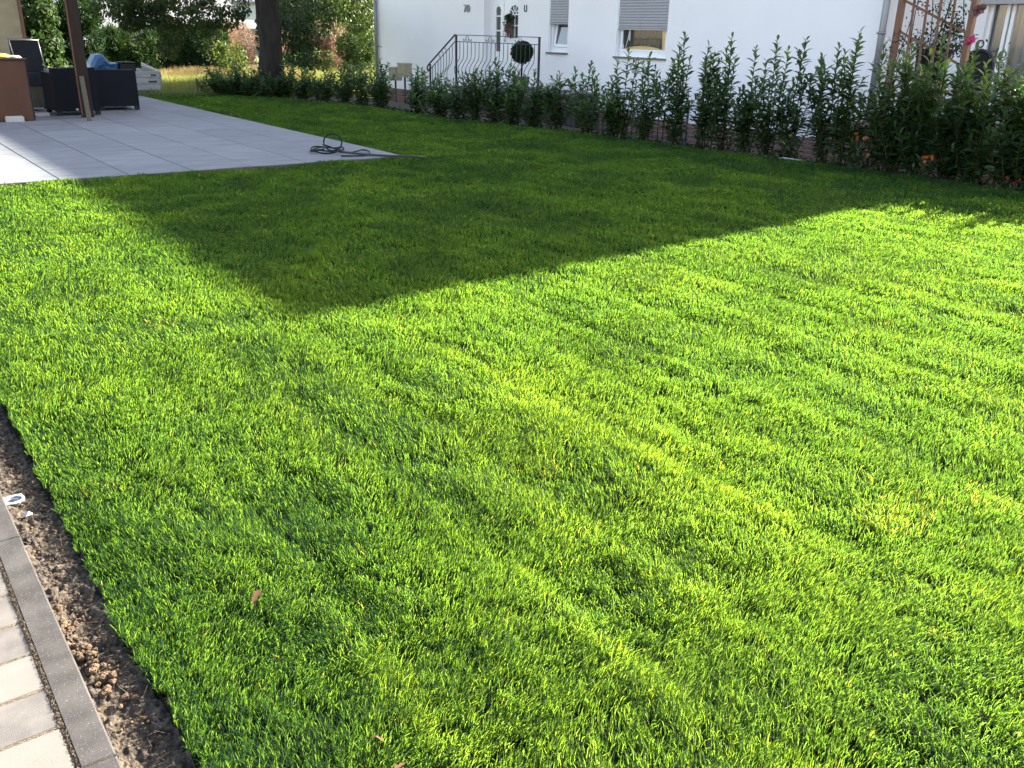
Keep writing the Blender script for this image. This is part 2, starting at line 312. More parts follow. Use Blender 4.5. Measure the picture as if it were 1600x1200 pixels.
def warp(a,b,n,c,s): # spacing denser near c
    t=np.linspace(-1,1,n); q=np.sinh(t*s)/math.sinh(s); return np.where(q<0,c+q*(c-a),c+q*(b-c))
def groundmat():
    m=bpy.data.materials.new('earth_and_meadow'); m.use_nodes=True; n=m.node_tree.nodes;l=m.node_tree.links;b=n['Principled BSDF']; b.inputs['Roughness'].default_value=.95
    g=n.new('ShaderNodeNewGeometry'); sp=n.new('ShaderNodeSeparateXYZ'); l.new(g.outputs['Position'],sp.inputs[0])
    mr=n.new('ShaderNodeMapRange'); mr.inputs[1].default_value=19.5; mr.inputs[2].default_value=21; l.new(sp.outputs[1],mr.inputs[0])
    def nz(s,c1,c2):
        t=n.new('ShaderNodeTexNoise'); t.inputs['Scale'].default_value=s; t.inputs['Detail'].default_value=8; l.new(g.outputs['Position'],t.inputs[0])
        r=n.new('ShaderNodeValToRGB'); r.color_ramp.elements[0].position=.35; r.color_ramp.elements[1].position=.65
        r.color_ramp.elements[0].color=(*c1,1); r.color_ramp.elements[1].color=(*c2,1); l.new(t.outputs[0],r.inputs[0]); return r
    a=nz(9,(.03,.022,.016),(.07,.055,.04)); c=nz(1.5,(.08,.10,.03),(.16,.15,.06))
    mx=n.new('ShaderNodeMix'); mx.data_type='RGBA'; l.new(mr.outputs[0],mx.inputs[0]); l.new(a.outputs[0],mx.inputs[6]); l.new(c.outputs[0],mx.inputs[7])
    l.new(mx.outputs[2],b.inputs['Base Color']); return m
o=gridmesh('ground',warp(-700,900,240,9,7),warp(-700,1200,240,14,7),lambda x,y:terr(x,y)-.02,groundmat()); tag(o,'bare earth and rough meadow ground','ground',kind='structure')
xs=np.arange(.31,10.2,.035); ys=np.arange(-3,19.1,.035)
o=gridmesh('lawn_soil',xs,ys,lambda x,y:lawn_h(x,y)-.012,'turf',lambda x,y:in_lawn(x-.02,y)); tag(o,'dark turf soil under the lawn grass','lawn',kind='structure')
# turf edge skirt facing the soil strip and the patio
mb=MB()
def skirt(pts,z0=-.07):
    for a,b in zip(pts[:-1],pts[1:]):
        za=float(lawn_h(a[0],a[1]))-.012; zb=float(lawn_h(b[0],b[1]))-.012
        mb.add([(a[0],a[1],z0),(b[0],b[1],z0),(b[0],b[1],zb),(a[0],a[1],za)],[(0,1,2,3)])
skirt([(.335+.02*(float(vnoise(y*3.1,3,9))-.5),y) for y in np.arange(-3,9,.07)]); skirt([(x,PY-.035) for x in np.arange(.33,5.3,.1)]); skirt([(PX+.03,y) for y in np.arange(8.9,18.9,.1)])
tag(mb.build('turf_edge','turf'),'dark cut side of the turf along soil and patio','lawn edge',kind='structure')
# ------------------------------------------------------------------ grass blades
def grass():
    # sample candidates in polar rings, density falls with distance
    XS=[];
    rs=np.concatenate([np.arange(0.6,3,.2),np.arange(3,8,.5),np.arange(8,24,1.)]);
    for r0,r1 in zip(rs[:-1],rs[1:]):
        rm=(r0+r1)/2; d=min(60000,60000*(2.0/rm)**1.25)
        n=int(d*math.pi*(r1**2-r0**2)*.55); ang=NR.uniform(-.75,2.7,n); r=np.sqrt(NR.uniform(r0**2,r1**2,n))
        n2=n
        XS.append(np.stack([r*np.cos(ang),r*np.sin(ang)],1))
    P=np.concatenate(XS); x,y=P[:,0],P[:,1]
    d=np.stack([x,y,np.full(len(x),-H)],1); zc=d@Fv; px=800+FPX*(d@Rr)/np.maximum(zc,.01); py=600-FPX*(d@Ur)/np.maximum(zc,.01)
    vis=(zc>.3)&(px>-120)&(px<1720)&(py<1330); keep=vis|(NR.uniform(size=len(x))<.25)
    keep&=in_lawn(x,y)
    keep&=NR.uniform(size=len(x))<np.clip(fbm(x*24,y*24,57,2)*3.2-.70,.36,1)
    x=x[keep];y=y[keep]; n=len(x); r=np.hypot(x,y)
    gz=lawn_h(x,y)
    clump=fbm(x*9,y*9,51,2); big=fbm(x*1.1,y*.9,52); mid=fbm(x*3.3,y*2.7,53)
    h=.031*(.45+.75*clump+.4*(mid-.5))*NR.uniform(.5,1.25,n)+.005
    tall=NR.uniform(size=n)<.03; h[tall]*=1.35
    k=(x-.335)/.41; wob=.42*(vnoise(y*.9,np.floor(k+.5),41)-.5); s=np.abs(k+wob-np.round(k+wob))*.41
    seam=np.exp(-(s/.025)**2)*0; h*=1-.45*seam
    near=ss((1.9-r)/1.2)
    wd=.0019*np.maximum(1,(r/2.2))**.9*NR.uniform(.7,1.25,n)
    h*=np.maximum(1,r/7)**.35
    # lean direction: coherent field plus scatter
    a=2*math.pi*fbm(x*2.2,y*2.2,61,2)*1.6+NR.normal(0,1.1,n); ln=NR.uniform(.15,.95,n)*(.7+.6*fbm(x*3,y*3,62,2))
    ex=x<.42; a=np.where(ex&(NR.uniform(size=n)<.5),math.pi+NR.normal(0,1.2,n),a); h=np.where(ex,h*.8,h)
    lx=np.cos(a)*ln*h; ly=np.sin(a)*ln*h
    base=np.stack([x,y,gz-.004],1)
    f=NR.uniform(0,math.pi,n); sx=np.cos(f)*wd/2; sy=np.sin(f)*wd/2; S=np.stack([sx,sy,np.zeros(n)],1)
    m1=base+np.stack([lx*.22,ly*.22,h*.5],1); m2=base+np.stack([lx*.6,ly*.6,h*.84],1); tip=base+np.stack([lx*1.15,ly*1.15,h*(1.02-.25*ln)],1)
    V=np.stack([base-S*.8,base+S*.8,m1-S,m1+S,m2-S*.75,m2+S*.75,tip],1)
    off=(np.arange(n)*7)[:,None,None]
    F4=(np.array([(0,1,3,2),(2,3,5,4)])[None]+off).reshape(-1,4); F3=(np.array([(4,5,6)])[None]+off).reshape(-1,3)
    band=vnoise(x*3.4+.4*fbm(x,y,5),y*.33,58)
    h*=1-.18*ss((band-.55)*3)
    ridge=np.zeros(n)
    for (xr,y0,y1,w_) in RIDGES: ridge+=(.1+.9*vnoise(y*1.3,y*0+xr*7,80))*(1 if xr<2.1 else .6)*np.exp(-((x-xr-.06*(vnoise(y*2.1,y*0+xr*5,78)-.5))/w_)**2)*ss((y-y0)*3)*ss((y1-y)*3)
    v=.24+.04*(x<2.2)+.46*NR.uniform(0,1,n)+.18*(big-.5)+.24*(mid-.5)+.08*(band-.5)+.10*ridge
    # straw and worn patches
    v=np.clip(v,0,.86)
    dry=(NR.uniform(size=n)<.0015+.09*(fbm(x*2.6,y*2.6,71)>.78)*(r<4.5)); v=np.where(dry,NR.uniform(.93,1,n),v)
    me=npmesh('lawn_grass',V.reshape(-1,3),F3,F4,np.repeat(v,7))
    print('blades',n); return link(me,'lawn_grass','grass')
tag(grass(),'short bright green turf grass covering the garden','grass',kind='stuff')
# ------------------------------------------------------------------ patio, path, soil strip
def slab_patio():
    mb=MB(); j=.004
    xe=[PX-.6*k for k in range(0,18)]
    for c,(x1,x0) in enumerate(zip(xe[:-1],xe[1:])):
        y=PY-(0 if c%2 else .6)
        while y<20.3:
            y0=max(y,PY); y1=min(y+1.2,20.4)
            if y1-y0>.05: mb.box(x0+.0045,x1-.0045,y0+j/2,y1-j/2,-.03,.028+R_.uniform(-.0012,.0012),R_.random(),bev=.003)
            y+=1.2
    o=mb.build('patio','slab'); tag(o,'grey concrete slab patio','patio',kind='structure')
    b=MB(); b.box(PX-.6*17-.02,PX+.008,PY-.008,20.4,-.07,.021); tag(b.build('patio_bedding','sand'),'joint bedding under the patio slabs','patio',kind='structure')
slab_patio()
def path():
    mb=MB(); y=-2.0; i=0
    while y<8.8:
        hgt=.142
        x=.1445; off=[0,.07,.035][i%3]
        lens=[.17+off]+[.21]*9
        for Ln in lens:
            mb.box(x-Ln+.0025,x-.0025,y+.0025,y+hgt-.0025+R_.uniform(-.001,.001),-.08,-.004+R_.uniform(-.0015,.0015),R_.choice([0,.1,.2,.35,.75,.3,.05]),bev=.004); x-=Ln
        y+=hgt; i+=1
    tag(mb.build('path','paver'),'path of mottled rectangular pavers','path',kind='structure')
    b=MB(); b.box(-2.1,.21,-2,8.85,-.09,-.0062); tag(b.build('path_bedding','sand'),'sand in the path joints','path',kind='structure')
    k=MB(); y0=1.545-4
    while y0<8.8:
        k.box(.148,.2155,y0+.0015,min(y0+.9985,8.88),-.1,-.0015,R_.random()*.5,bev=.004); y0+=1
    tag(k.build('path_kerb','kerb'),'grey concrete kerb stones edging the path','kerb',kind='structure')
    # sand crumbs in the gap between kerb and pavers
    n=16000; P=np.stack([NR.uniform(.1435,.149,n),NR.uniform(.3,5,n)**1.0,NR.uniform(-.005,-.0005,n)],1); e=rdir(n)
    leafobj('joint_grit','sand',None,P,e,rdir(n),NR.uniform(.002,.0055,n),NR.uniform(.002,.004,n),T_DIAMOND,np.zeros(n)); tag(bpy.data.objects['joint_grit'],'sandy grit in the gap along the kerb','grit',kind='stuff')
path()
def soil():
    xs=np.linspace(.205,.40,60); ys=np.arange(-2,8.9,.0045)
    zf=lambda x,y:-.036+.030*(fbm(x*28,y*28,81,4)-.5)+.020*(fbm(x*90,y*90,85,2)-.5)+.012*np.exp(-((x-.215)/.03)**2)
    o=gridmesh('soil_strip',xs,ys,zf,'soil'); tag(o,'dry crumbly soil between kerb and turf','soil',kind='structure')
    # clods and crumbs: small faceted lumps
    mb=MB()
    def lump(x,y,z,r):
        vs=[];base=[(1,0,0),(-1,0,0),(0,1,0),(0,-1,0),(0,0,1),(0,0,-1)]+[(a,b,c) for a in(-.6,.6) for b in(-.6,.6) for c in(-.6,.6)]
        vs=[(x+p[0]*r*R_.uniform(.6,1.2),y+p[1]*r*R_.uniform(.6,1.2),z+p[2]*r*R_.uniform(.5,1)) for p in base]
        # faces: cube corners 6..13 with axis points
        c={(a,b,d):6+(a>0)*4+(b>0)*2+(d>0) for a in(-1,1) for b in(-1,1) for d in(-1,1)}
        fs=[]
        for ax,pt in ((0,0),(0,1),(1,2),(1,3),(2,4),(2,5)):
            sg=1 if pt%2==0 else -1; o_=[i for i in range(3) if i!=ax]
            ring=[]
            for s1,s2 in ((-1,-1),(1,-1),(1,1),(-1,1)):
                t=[0,0,0];t[ax]=sg;t[o_[0]]=s1;t[o_[1]]=s2;ring.append(c[tuple(t)])
            for q in range(4): fs.append((pt,ring[q],ring[(q+1)%4]))
        mb.add(vs,fs)
    for k in range(110):
        y=1.93+R_.gauss(0,.11); x=.238+R_.gauss(0,.014)-(y-1.93)*.12; lump(x,y,-.026+R_.uniform(0,.012),R_.uniform(.003,.012))
    for k in range(40): lump(R_.uniform(.22,.27),1.28+R_.gauss(0,.05),-.028,R_.uniform(.002,.007))
    for k in range(1500):
        y=R_.uniform(.8,4.5); lump(R_.uniform(.216,.31),y,-.036+R_.uniform(0,.008),R_.uniform(.0012,.0048))
    tag(mb.build('soil_clods','clod'),'brown clay clods and crumbs lying on the soil strip','soil clods',kind='stuff')
    x,y=gnd(44,812,-.04); s=MB(); mb2=mb; 
    s.add([(x+a*.016,y+b*.009,-.024+c*.008) for a,b,c in ((-1,-.4,0),(-.3,-1,0),(.8,-.7,0),(1,.3,0),(.2,1,0),(-.8,.7,0),(-.5,-.1,1.2),(.3,-.2,1.5),(.4,.4,1.1))],[(0,1,7,6),(1,2,7),(2,3,8,7),(3,4,8),(4,5,6,8),(5,0,6),(6,7,8)])
    tag(s.build('pale_stone','offwhite'),'flat pale stone lying on the soil strip near the white ground spotlight','stone')
    # dry straws on the soil
    n=420; P=np.stack([NR.uniform(.22,.33,n),NR.uniform(.9,4,n),np.full(n,-.024)],1); D=rdir(n); D[:,2]=np.abs(D[:,2])*.3
    leafobj('straw_bits','tan',None,P,D,rdir(n),NR.uniform(.01,.045,n),np.full(n,.0012),T_SLIVER,NR.uniform(0,1,n)); tag(bpy.data.objects['straw_bits'],'thin dry straws scattered on the soil','straw',kind='stuff')
soil()
# ground spotlight with square white frame
sx,sy=gnd(21,778,-.015)
e=empty('ground_spotlight',(sx,sy,-.05),'small round spotlight with square white frame set beside the kerb','spotlight')
m=MB(); t=.026
m.lathe((sx,sy,-.050),[(.001,0),(.016,0),(.022,.02),(.024,.03)],16); m.build('housing','offwhite',e)
m=MB()
for a in range(4):
    c,s=math.cos(a*math.pi/2),math.sin(a*math.pi/2)
    q=[(t,-t),(t,t),(.022,.022),(.022,-.022)]
    rot=lambda p:(sx+p[0]*c-p[1]*s,sy+p[0]*s+p[1]*c)
    m.add([(*rot(p),-.019) for p in q]+[(*rot(p),-.024) for p in q],[(0,1,2,3),(4,5,1,0),(5,6,2,1),(6,7,3,2)])
m.lathe((sx,sy,-.021),[(.0225,0),(.0235,.003),(.027,.003),(.030,.0015),(.030,0)],24); m.build('frame','pvc',e)
m=MB(); m.lathe((sx,sy,-.024),[(.0225,.003),(.0225,0),(.014,0)],20); m.build('ring','zinc',e)
m=MB(); m.lathe((sx,sy,-.0225),[(.014,0),(.010,.002),(.001,.003)],20); m.build('lens','glass',e)
# withered leaves in the grass
for i,(x,y,s,lb) in enumerate([(394,942,.030,'pale curled dead leaf in the grass nearest to the kerb spotlight side'),(586,1150,.020,'thin brown curled leaf in the near grass at the bottom edge'),(633,1192,.022,'tan dead leaf at the very bottom edge of the lawn'),(622,925,.012,'tiny yellow leaf in the middle of the near grass')]):
    gx,gy=gnd(x,y,.03); n=2; D=rdir(n); D[:,2]=D[:,2]*.3+.1; P=np.tile([gx,gy,.030],(n,1)); P[1]+=(.004,-.003,.003)
    o=leafobj('withered_leaf','deadleaf',None,P,D,rdir(n)*.35+np.array([0,0,1]),np.array([1.5,.8])*s,np.array([.8,.3])*s,T_LOBE,NR.uniform(0,1,n)); tag(o,lb,'leaf','withered leaves on the lawn')
# garden hose coil on the patio corner
def hose():
    cx,cy=gnd(512,238,.028); pts=[]
    z=.05
    def W(x,y,zz): g=gnd(x,y,zz); return (g[0],g[1],zz)
    pts=[W(497,236,.045)]
    for k in range(44):
        a=k/44*2*math.pi*2.3+2.6; rx=.20-.015*math.sin(k*.7); p=(cx+rx*math.cos(a)*1.0,cy+.16*math.sin(a),.045+.016*(k/22)+.012*math.sin(k*.9)); pts.append(p)
    # upright loop
    for k in range(15):
        a=math.pi*1.05-k/14*2*math.pi*.98; pts.append((cx+.06+.12*math.cos(a)*.8,cy+.12*math.cos(a)*-.3-.02,.085+.055+.095*math.sin(a)))
    pts+= [W(540,238,.06),W(556,236.5,.05),W(566,234,.05),W(576,236,.045),W(577,240,.042),W(570,243,.04),W(552,243.5,.04),W(533,243.8,.04)]
    # smooth
    def cr(P,n=4):
        out=[];P=[Vector(p) for p in P]
        for i in range(len(P)-1):
            a=P[max(i-1,0)];b=P[i];c=P[i+1];d=P[min(i+2,len(P)-1)]
            for k in range(n):
                t=k/n; out.append(.5*((2*b)+(c-a)*t+(2*a-5*b+4*c-d)*t*t+(3*b-a-3*c+d)*t**3))
        return out+[P[-1]]
    e=empty('garden_hose',(cx,cy,.03),'coiled dark green garden hose lying on the corner of the patio','hose')
    m=MB(); m.tube(cr(pts),.0085,6); m.build('coil','hose',e)
    m=MB(); m.tube(cr([W(527,236,.08),W(545,238.5,.06),W(575,241.5,.045),W(610,243.5,.045),W(630,243.8,.055),W(650,245,.05),W(663,246.5,.03)]),.012,8); m.build('lance','grey',e)
    m=MB(); a=Vector(W(535,237,.07)); b=Vector(W(528,236,.082)); m.tube([a,b],[.016,.012],8); m.build('connector','dark',e)
hose()
# ------------------------------------------------------------------ walls with openings
def wallX(mb,X,th,y0,y1,z0,z1,holes):
    ys=sorted({y0,y1,*[h[0] for h in holes],*[h[1] for h in holes]}); zs=sorted({z0,z1,*[h[2] for h in holes],*[h[3] for h in holes]})
    # one watertight-looking skin: front/back quads plus reveals
    for a,b in zip(ys[:-1],ys[1:]):
        for c,d in zip(zs[:-1],zs[1:]):
            if any(h[0]<=a and b<=h[1] and h[2]<=c and d<=h[3] for h in holes): continue
            mb.add([(X,a,c),(X,b,c),(X,b,d),(X,a,d)],[(0,3,2,1)]); mb.add([(X+th,a,c),(X+th,b,c),(X+th,b,d),(X+th,a,d)],[(0,1,2,3)])
    for h in list(holes):
        a,b,c,d=h; mb.add([(X,a,c),(X,b,c),(X,b,d),(X,a,d),(X+th,a,c),(X+th,b,c),(X+th,b,d),(X+th,a,d)],[(0,1,5,4),(1,2,6,5),(2,3,7,6),(3,0,4,7)])
def arc(c,r,a0,a1,n=14): return [(c[0]+r*math.cos(a0+(a1-a0)*k/n),c[1]+r*math.sin(a0+(a1-a0)*k/n)) for k in range(n+1)]
XW=13.2; YG=5.09; YL=23.83; YC=8.14; XR=14.7; GZ=-.8; WT=3.7
W1=(15.52,16.17,.98,2.25); W2=(12.62,14.0,.96,2.35); DR=(17.28,18.62,.26,2.42)
def white_house():
    e=empty('white_house',(18,14,GZ),'large white rendered neighbour house with roller shutters behind the laurel hedge','house')
    m=MB()
    wallX(m,XW,.35,YC,YL,-.17,WT,[W1,W2,DR])
    WR=(5.55,7.36,.22,1.92)
    wallX(m,XR,.35,YG,YC,GZ,WT,[WR])
    m.add([(XW,YC,-.17),(XR,YC,-.17),(XR,YC,WT),(XW,YC,WT)],[(0,1,2,3)])
    XB=23.0; XM=(12.7+23.5)/2; RZ=8.02
    m.add([(XR,YG,GZ),(XB,YG,GZ),(XB,YG,WT),(XM,YG,RZ-.15),(XR,YG,WT)],[(0,1,2,3,4)])
    m.add([(XW,YL,GZ),(XB,YL,GZ),(XB,YL,WT),(XM,YL,RZ-.15),(XW,YL,WT)],[(4,3,2,1,0)])
    m.add([(XB,YG,GZ),(XB,YL,GZ),(XB,YL,WT),(XB,YG,WT)],[(0,1,2,3)])
    m.add([(XW,YG,WT),(XW,YC,WT),(XR,YC,WT),(XR,YG,WT)],[(0,1,2,3)])
    m.build('wall','render',e)
    m=MB(); m.box(XW-.012,XW+.3,YC-.01,YL+.01,GZ,-.17); m.build('plinth','brick',e)
    m=MB(); a=.12
    for s,xe in ((-1,12.55),(1,23.6)):
        ze=WT-.08; y0,y1=YG-.12,YL+.35
        P=[(xe,y0,ze),(XM,y0,RZ),(XM,y1,RZ),(xe,y1,ze)]; Q=[(p[0],p[1],p[2]+a) for p in P]
        m.add(P+Q,[(0,1,2,3),(7,6,5,4),(0,4,5,1),(2,6,7,3),(3,7,4,0)])
    m.build('roof','roof',e)
    # windows
    def window(h,shut,curt):
        y0,y1,z0,z1=h; X=XW+.09; f=.055
        m=MB(); m.box(X,X+.07,y0,y0+f,z0,z1);m.box(X,X+.07,y1-f,y1,z0,z1);m.box(X,X+.07,y0+f,y1-f,z0,z0+.10);m.box(X,X+.07,y0+f,y1-f,z1-f,z1)
        w_=m.build('window','pvc',e)
        m=MB(); m.box(X+.03,X+.036,y0+f,y1-f,z0+.1,z1-f)
        if curt: 
            m=MB(); m.box(X-.004,X+.0,y0+f+.04,y1-f-.04,z0+.14,z1-f)
        if curt:
            fr=MB(); X2=X-.012; g=.045
            fr.box(X2,X+.03,y0+f+.001,y0+f+g,z0+.101,z1-.1);fr.box(X2,X+.03,y1-f-g,y1-f-.001,z0+.101,z1-.1);fr.box(X2,X+.03,y0+f+g,y1-f-g,z0+.101,z0+.14)
            fr.build('sash','pvc',w_)
            cu=MB(); Xc=X+.010; ya,yb=y0+.30,y1-f-.05; n=44   # lace curtain, right side drawn away, swag at the foot
            vs=[];fs=[]
            for i in range(n+1):
                t=i/n; y=ya+(yb-ya)*t; zlow=z0+.15+.06*math.sin(math.pi*min(1,t*1.02))**.8*(1 if t<.97 else .3)
                xx=Xc+.006*math.sin(t*60)
                yt=y+ .0
                vs+=[(xx,y-(.10*(1-t)),zlow),(xx,yt,z1-.1)]
            fs=[(2*i,2*i+2,2*i+3,2*i+1) for i in range(n)]
            cu.add(vs,fs); c_=cu.build('curtain','curtain',w_)
            bl=MB(); bl.box(X+.022,X+.028,y0+.07,y1-.07,z0+.12,z1-.06); bl.build('yellow_board','yellow_board',w_)  # yellow board close behind the glass, standing in for the warm-lit interior
            ti=MB(); ti.box(X+.004,X+.008,y1-.30,y1-.27,z0+.3,z1-.2); ti.tube([(X,y1-.19,z0+.17),(X,y1-.25,z0+.34),(X,y1-.30,z0+.62)],.008,6); ti.tube([(X,y1-.14,z0+.14),(X,y1-.10,z0+.26)],.008,6); ti.build('tie_cord','pvc',w_)
        else:
            # tilted sash, hinged at the bottom, its top leaning inwards
            fr=MB(); ang=math.radians(9); up=Vector((math.sin(ang),0,math.cos(ang))); nn=Vector((math.cos(ang),0,-math.sin(ang)))
            o0=Vector((X+.03,y0+f+.01,z0+.105)); L=y1-y0-2*f-.02; Hs=z1-f-z0-.13; ey=Vector((0,1,0))
            for (a0,a1,b0,b1) in [(0,.055,0,Hs),(L-.055,L,0,Hs),(.055,L-.055,0,.055),(.055,L-.055,Hs-.055,Hs)]:
                c=o0+ey*((a0+a1)/2)+up*((b0+b1)/2); fr.obox(c,ey,nn,up,(a1-a0)/2,.025,(b1-b0)/2)
            fr.build('sash','pvc',w_)
            g=MB(); c=o0+ey*(L/2)+up*(Hs/2); g.obox(c,ey,nn,up,L/2-.056,.004,Hs/2-.056); g.build('pane','skyglass',w_)
            bk=MB(); bk.box(X+.55,X+.57,y0-.2,y1+.2,z0-.1,z1); bk.build('room_blind','curtain_g',w_)
            m=None
        if m: m.build('pane','clearglass',w_)
        s=MB(); X3=XW+.015; zb=shut
        z=z1
        while z>zb+.01:
            zz=max(z-.052,zb); s.add([(X3+.008,y0+.02,z),(X3+.008,y1-.02,z),(X3,y1-.02,(z+zz)/2),(X3,y0+.02,(z+zz)/2),(X3+.008,y1-.02,zz+.006),(X3+.008,y0+.02,zz+.006),(X3+.014,y1-.02,zz),(X3+.014,y0+.02,zz)],[(0,3,2,1),(3,5,4,2),(5,7,6,4)],smooth=False); z=zz
        s.box(X3-.004,X3+.016,y0+.018,y1-.018,zb-.022,zb); s.build('shutter','shut',w_)
        s=MB(); s.box(XW+.02,XW+.05,y0+.001,y0+.02,z0,z1); s.build('guide_rail','pvc',w_); s=MB(); s.box(XW+.02,XW+.05,y1-.02,y1-.001,z0,z1); s.build('guide_rail','pvc',w_)
        s=MB(); s.box(XW-.05,XW+.09,y0-.03,y1+.03,z0-.035,z0-.002,bev=.004); s.build('sill','sill',w_)
        return w_
    window(W1,1.57,False).__setitem__('label','narrow window with its sash ajar under a half lowered shutter')
    window(W2,1.48,True).__setitem__('label','wide window with brown lace curtain under a half lowered shutter')
    # terrace window with net curtains
    y0,y1,z0,z1=WR; X=XR+.08
    m=MB(); 
    for a,b in ((y0,y0+.05),(y1-.05,y1),(6.98,7.03),(7.06,7.11),(6.05,6.12)): m.box(X,X+.06,a,b,z0,z1)
    m.box(X+.001,X+.059,y0,y1,z0-.001,z0+.08); w_=m.build('window','pvc',e); w_['label']='tall terrace window with grey net curtains'
    m=MB(); m.box(X+.03,X+.034,y0+.05,y1-.05,z0+.08,z1-.002); m.build('pane','clearglass',w_)
    m=MB(); n=90; vs=[]
    for i in range(n+1):
        yy=y0+.03+(y1-y0-.06)*i/n; xx=X+.10+.018*math.sin(i*.9)+.01*math.sin(i*.37); vs+=[(xx,yy,z0+.05),(xx,yy,z1)]
    m.add(vs,[(2*i,2*i+2,2*i+3,2*i+1) for i in range(n)],smooth=True); m.build('curtain','curtain_g',w_)
    m=MB(); m.box(XR-.12,XR-.001,y0-.1,y1+.1,z1,z1+.30,bev=.01); m.build('shutter_box','shut',e)
    # slatted shutter beside it, behind the trellis
    m=MB(); z=2.3
    while z>.4: m.obox((XR-.03,7.85,z-.03),(0,1,0),(1,0,.25),(0,0,1),.22,.012,.024); z-=.052
    m.build('side_shutter','pvc',e)
    # front door
    y0,y1,z0,z1=DR; X=XW+.20; 
    D0,D1=17.32,18.10; S0,S1=18.16,18.58
    m=MB(); f=.05; m.box(X,X+.07,y0,y0+.04,z0,z1);m.box(X,X+.07,y1-.04,y1,z0,z1);m.box(X,X+.07,D1,S0,z0,z1);m.box(X,X+.07,y0+.04,D1,z1-.06,z1);m.box(X,X+.07,S0,y1-.04,z1-.06,z1)
    d_=m.build('front_door','pvc',e); d_['label']='white front door with sunburst arched panes'
    def leafpanel(ya,yb,c,rw,zb,zt,name):
        """panel with one tall arched light, built as strips round the arch"""
        mm=MB(); Xf=X+.012; xs_=[ya,c-rw]; zc=zt-rw
        mm.box(Xf,Xf+.045,ya,c-rw,z0+.01,z1-.06); mm.box(Xf,Xf+.045,c+rw,yb,z0+.01,z1-.06); mm.box(Xf,Xf+.045,c-rw,c+rw,z0+.01,zb); mm.box(Xf,Xf+.045,c-rw,c+rw,zt,z1-.06)
        A=arc((c,zc),rw,math.pi,0,16)
        for (p,q) in zip(A[:-1],A[1:]):
            mm.add([(Xf,p[0],p[1]),(Xf,q[0],q[1]),(Xf,q[0],zt),(Xf,p[0],zt),(Xf+.045,p[0],p[1]),(Xf+.045,q[0],q[1])],[(0,3,2,1),(0,1,5,4)])
        o_=mm.build(name,'pvc',d_); return o_,zc,Xf
    lf,zc,Xf=leafpanel(y0+.041,D1-.001,17.70,.20,1.24,1.95,'door_leaf')
    m=MB(); b=.014
    m.box(Xf+.004,Xf+.03,17.5,17.9,1.735,1.765);m.box(Xf+.004,Xf+.03,17.5,17.9,1.50,1.525); m.box(Xf+.005,Xf+.029,17.69,17.71,1.24,1.735)
    zc=1.75
    for aa in (36,72,108,144):
        a=math.radians(aa); p0=Vector((0,math.cos(a)*.07,math.sin(a)*.07)); p1=Vector((0,math.cos(a)*.2,math.sin(a)*.2)); c=(p0+p1)/2+Vector((Xf+.017,17.70,zc)); m.obox(c,(p1-p0),(1,0,0),(p1-p0).cross(Vector((1,0,0))),(p1-p0).length/2,.011,.008)
    A=arc((17.70,zc),.07,math.pi,0,10); m.tube([(Xf+.017,p[0],p[1]) for p in A],.011,6); m.build('glazing_bars','pvc',lf)
    m=MB(); m.box(Xf+.03,Xf+.034,17.49,17.91,1.23,1.955); m.build('pane','darkglass',lf)
    m=MB(); m.lathe((Xf-.03,18.02,1.22),[(.001,-.07),(.012,-.07),(.012,.07),(.001,.07)],8); m.box(Xf-.03,Xf,18.01,18.03,1.16,1.18);m.box(Xf-.03,Xf,18.01,18.03,1.26,1.28); m.build('handle','chrome',lf)
    sf,zc,Xf=leafpanel(S0+.001,S1,18.33,.095,.93,1.93,'side_panel')
    m=MB(); m.box(Xf+.004,Xf+.03,18.235,18.425,1.70,1.73); m.build('glazing_bar','pvc',sf); m=MB(); m.box(Xf+.004,Xf+.03,18.235,18.425,1.38,1.41); m.build('glazing_bar','pvc',sf)
    m=MB(); m.box(Xf+.03,Xf+.034,18.23,18.43,.92,1.935); m.build('pane','darkglass',sf)
    m=MB(); m.box(X+.02,X+.04,y0-.05,y0+.041,z0,z1); m.build('reveal','render',d_)
    # downpipes
    m=MB(); m.tube([(XW-.06,YC-.02,-.6),(XW-.06,YC-.02,WT)],.05,12); 
    for z in (1.45,2.6,.3): m.tube([(XW-.06,YC-.02,z),(XW-.06,YC-.02,z+.05)],.057,12)
    m.tube([(XW-.06,YC+.05,1.47),(XW-.03,YC+.08,1.47)],.012,6); m.build('downpipe','zinc',e)
    m=MB(); m.tube([(XW-.07,YL-.03,GZ),(XW-.07,YL-.03,WT)],.05,12); m.tube([(XW-.07,YL-.03,.9),(XW-.07,YL-.03,.95)],.058,12); m.tube([(XW-.07,YL-.03,.92),(XW+.01,YL-.25,.90)],.01,6); m.build('downpipe','zinc',e)
    m=MB(); m.tube([(12.5,YG-.1,WT-.05),(12.5,YL+.35,WT-.05)],.07,10); m.build('gutter','zinc',e)
    return e
Mt['skyglass']=mat('sky_reflecting_glass',(.02,.025,.03),.03,spec=1); Mt['skyglass'].node_tree.nodes['Principled BSDF'].inputs['Coat Weight'].default_value=1
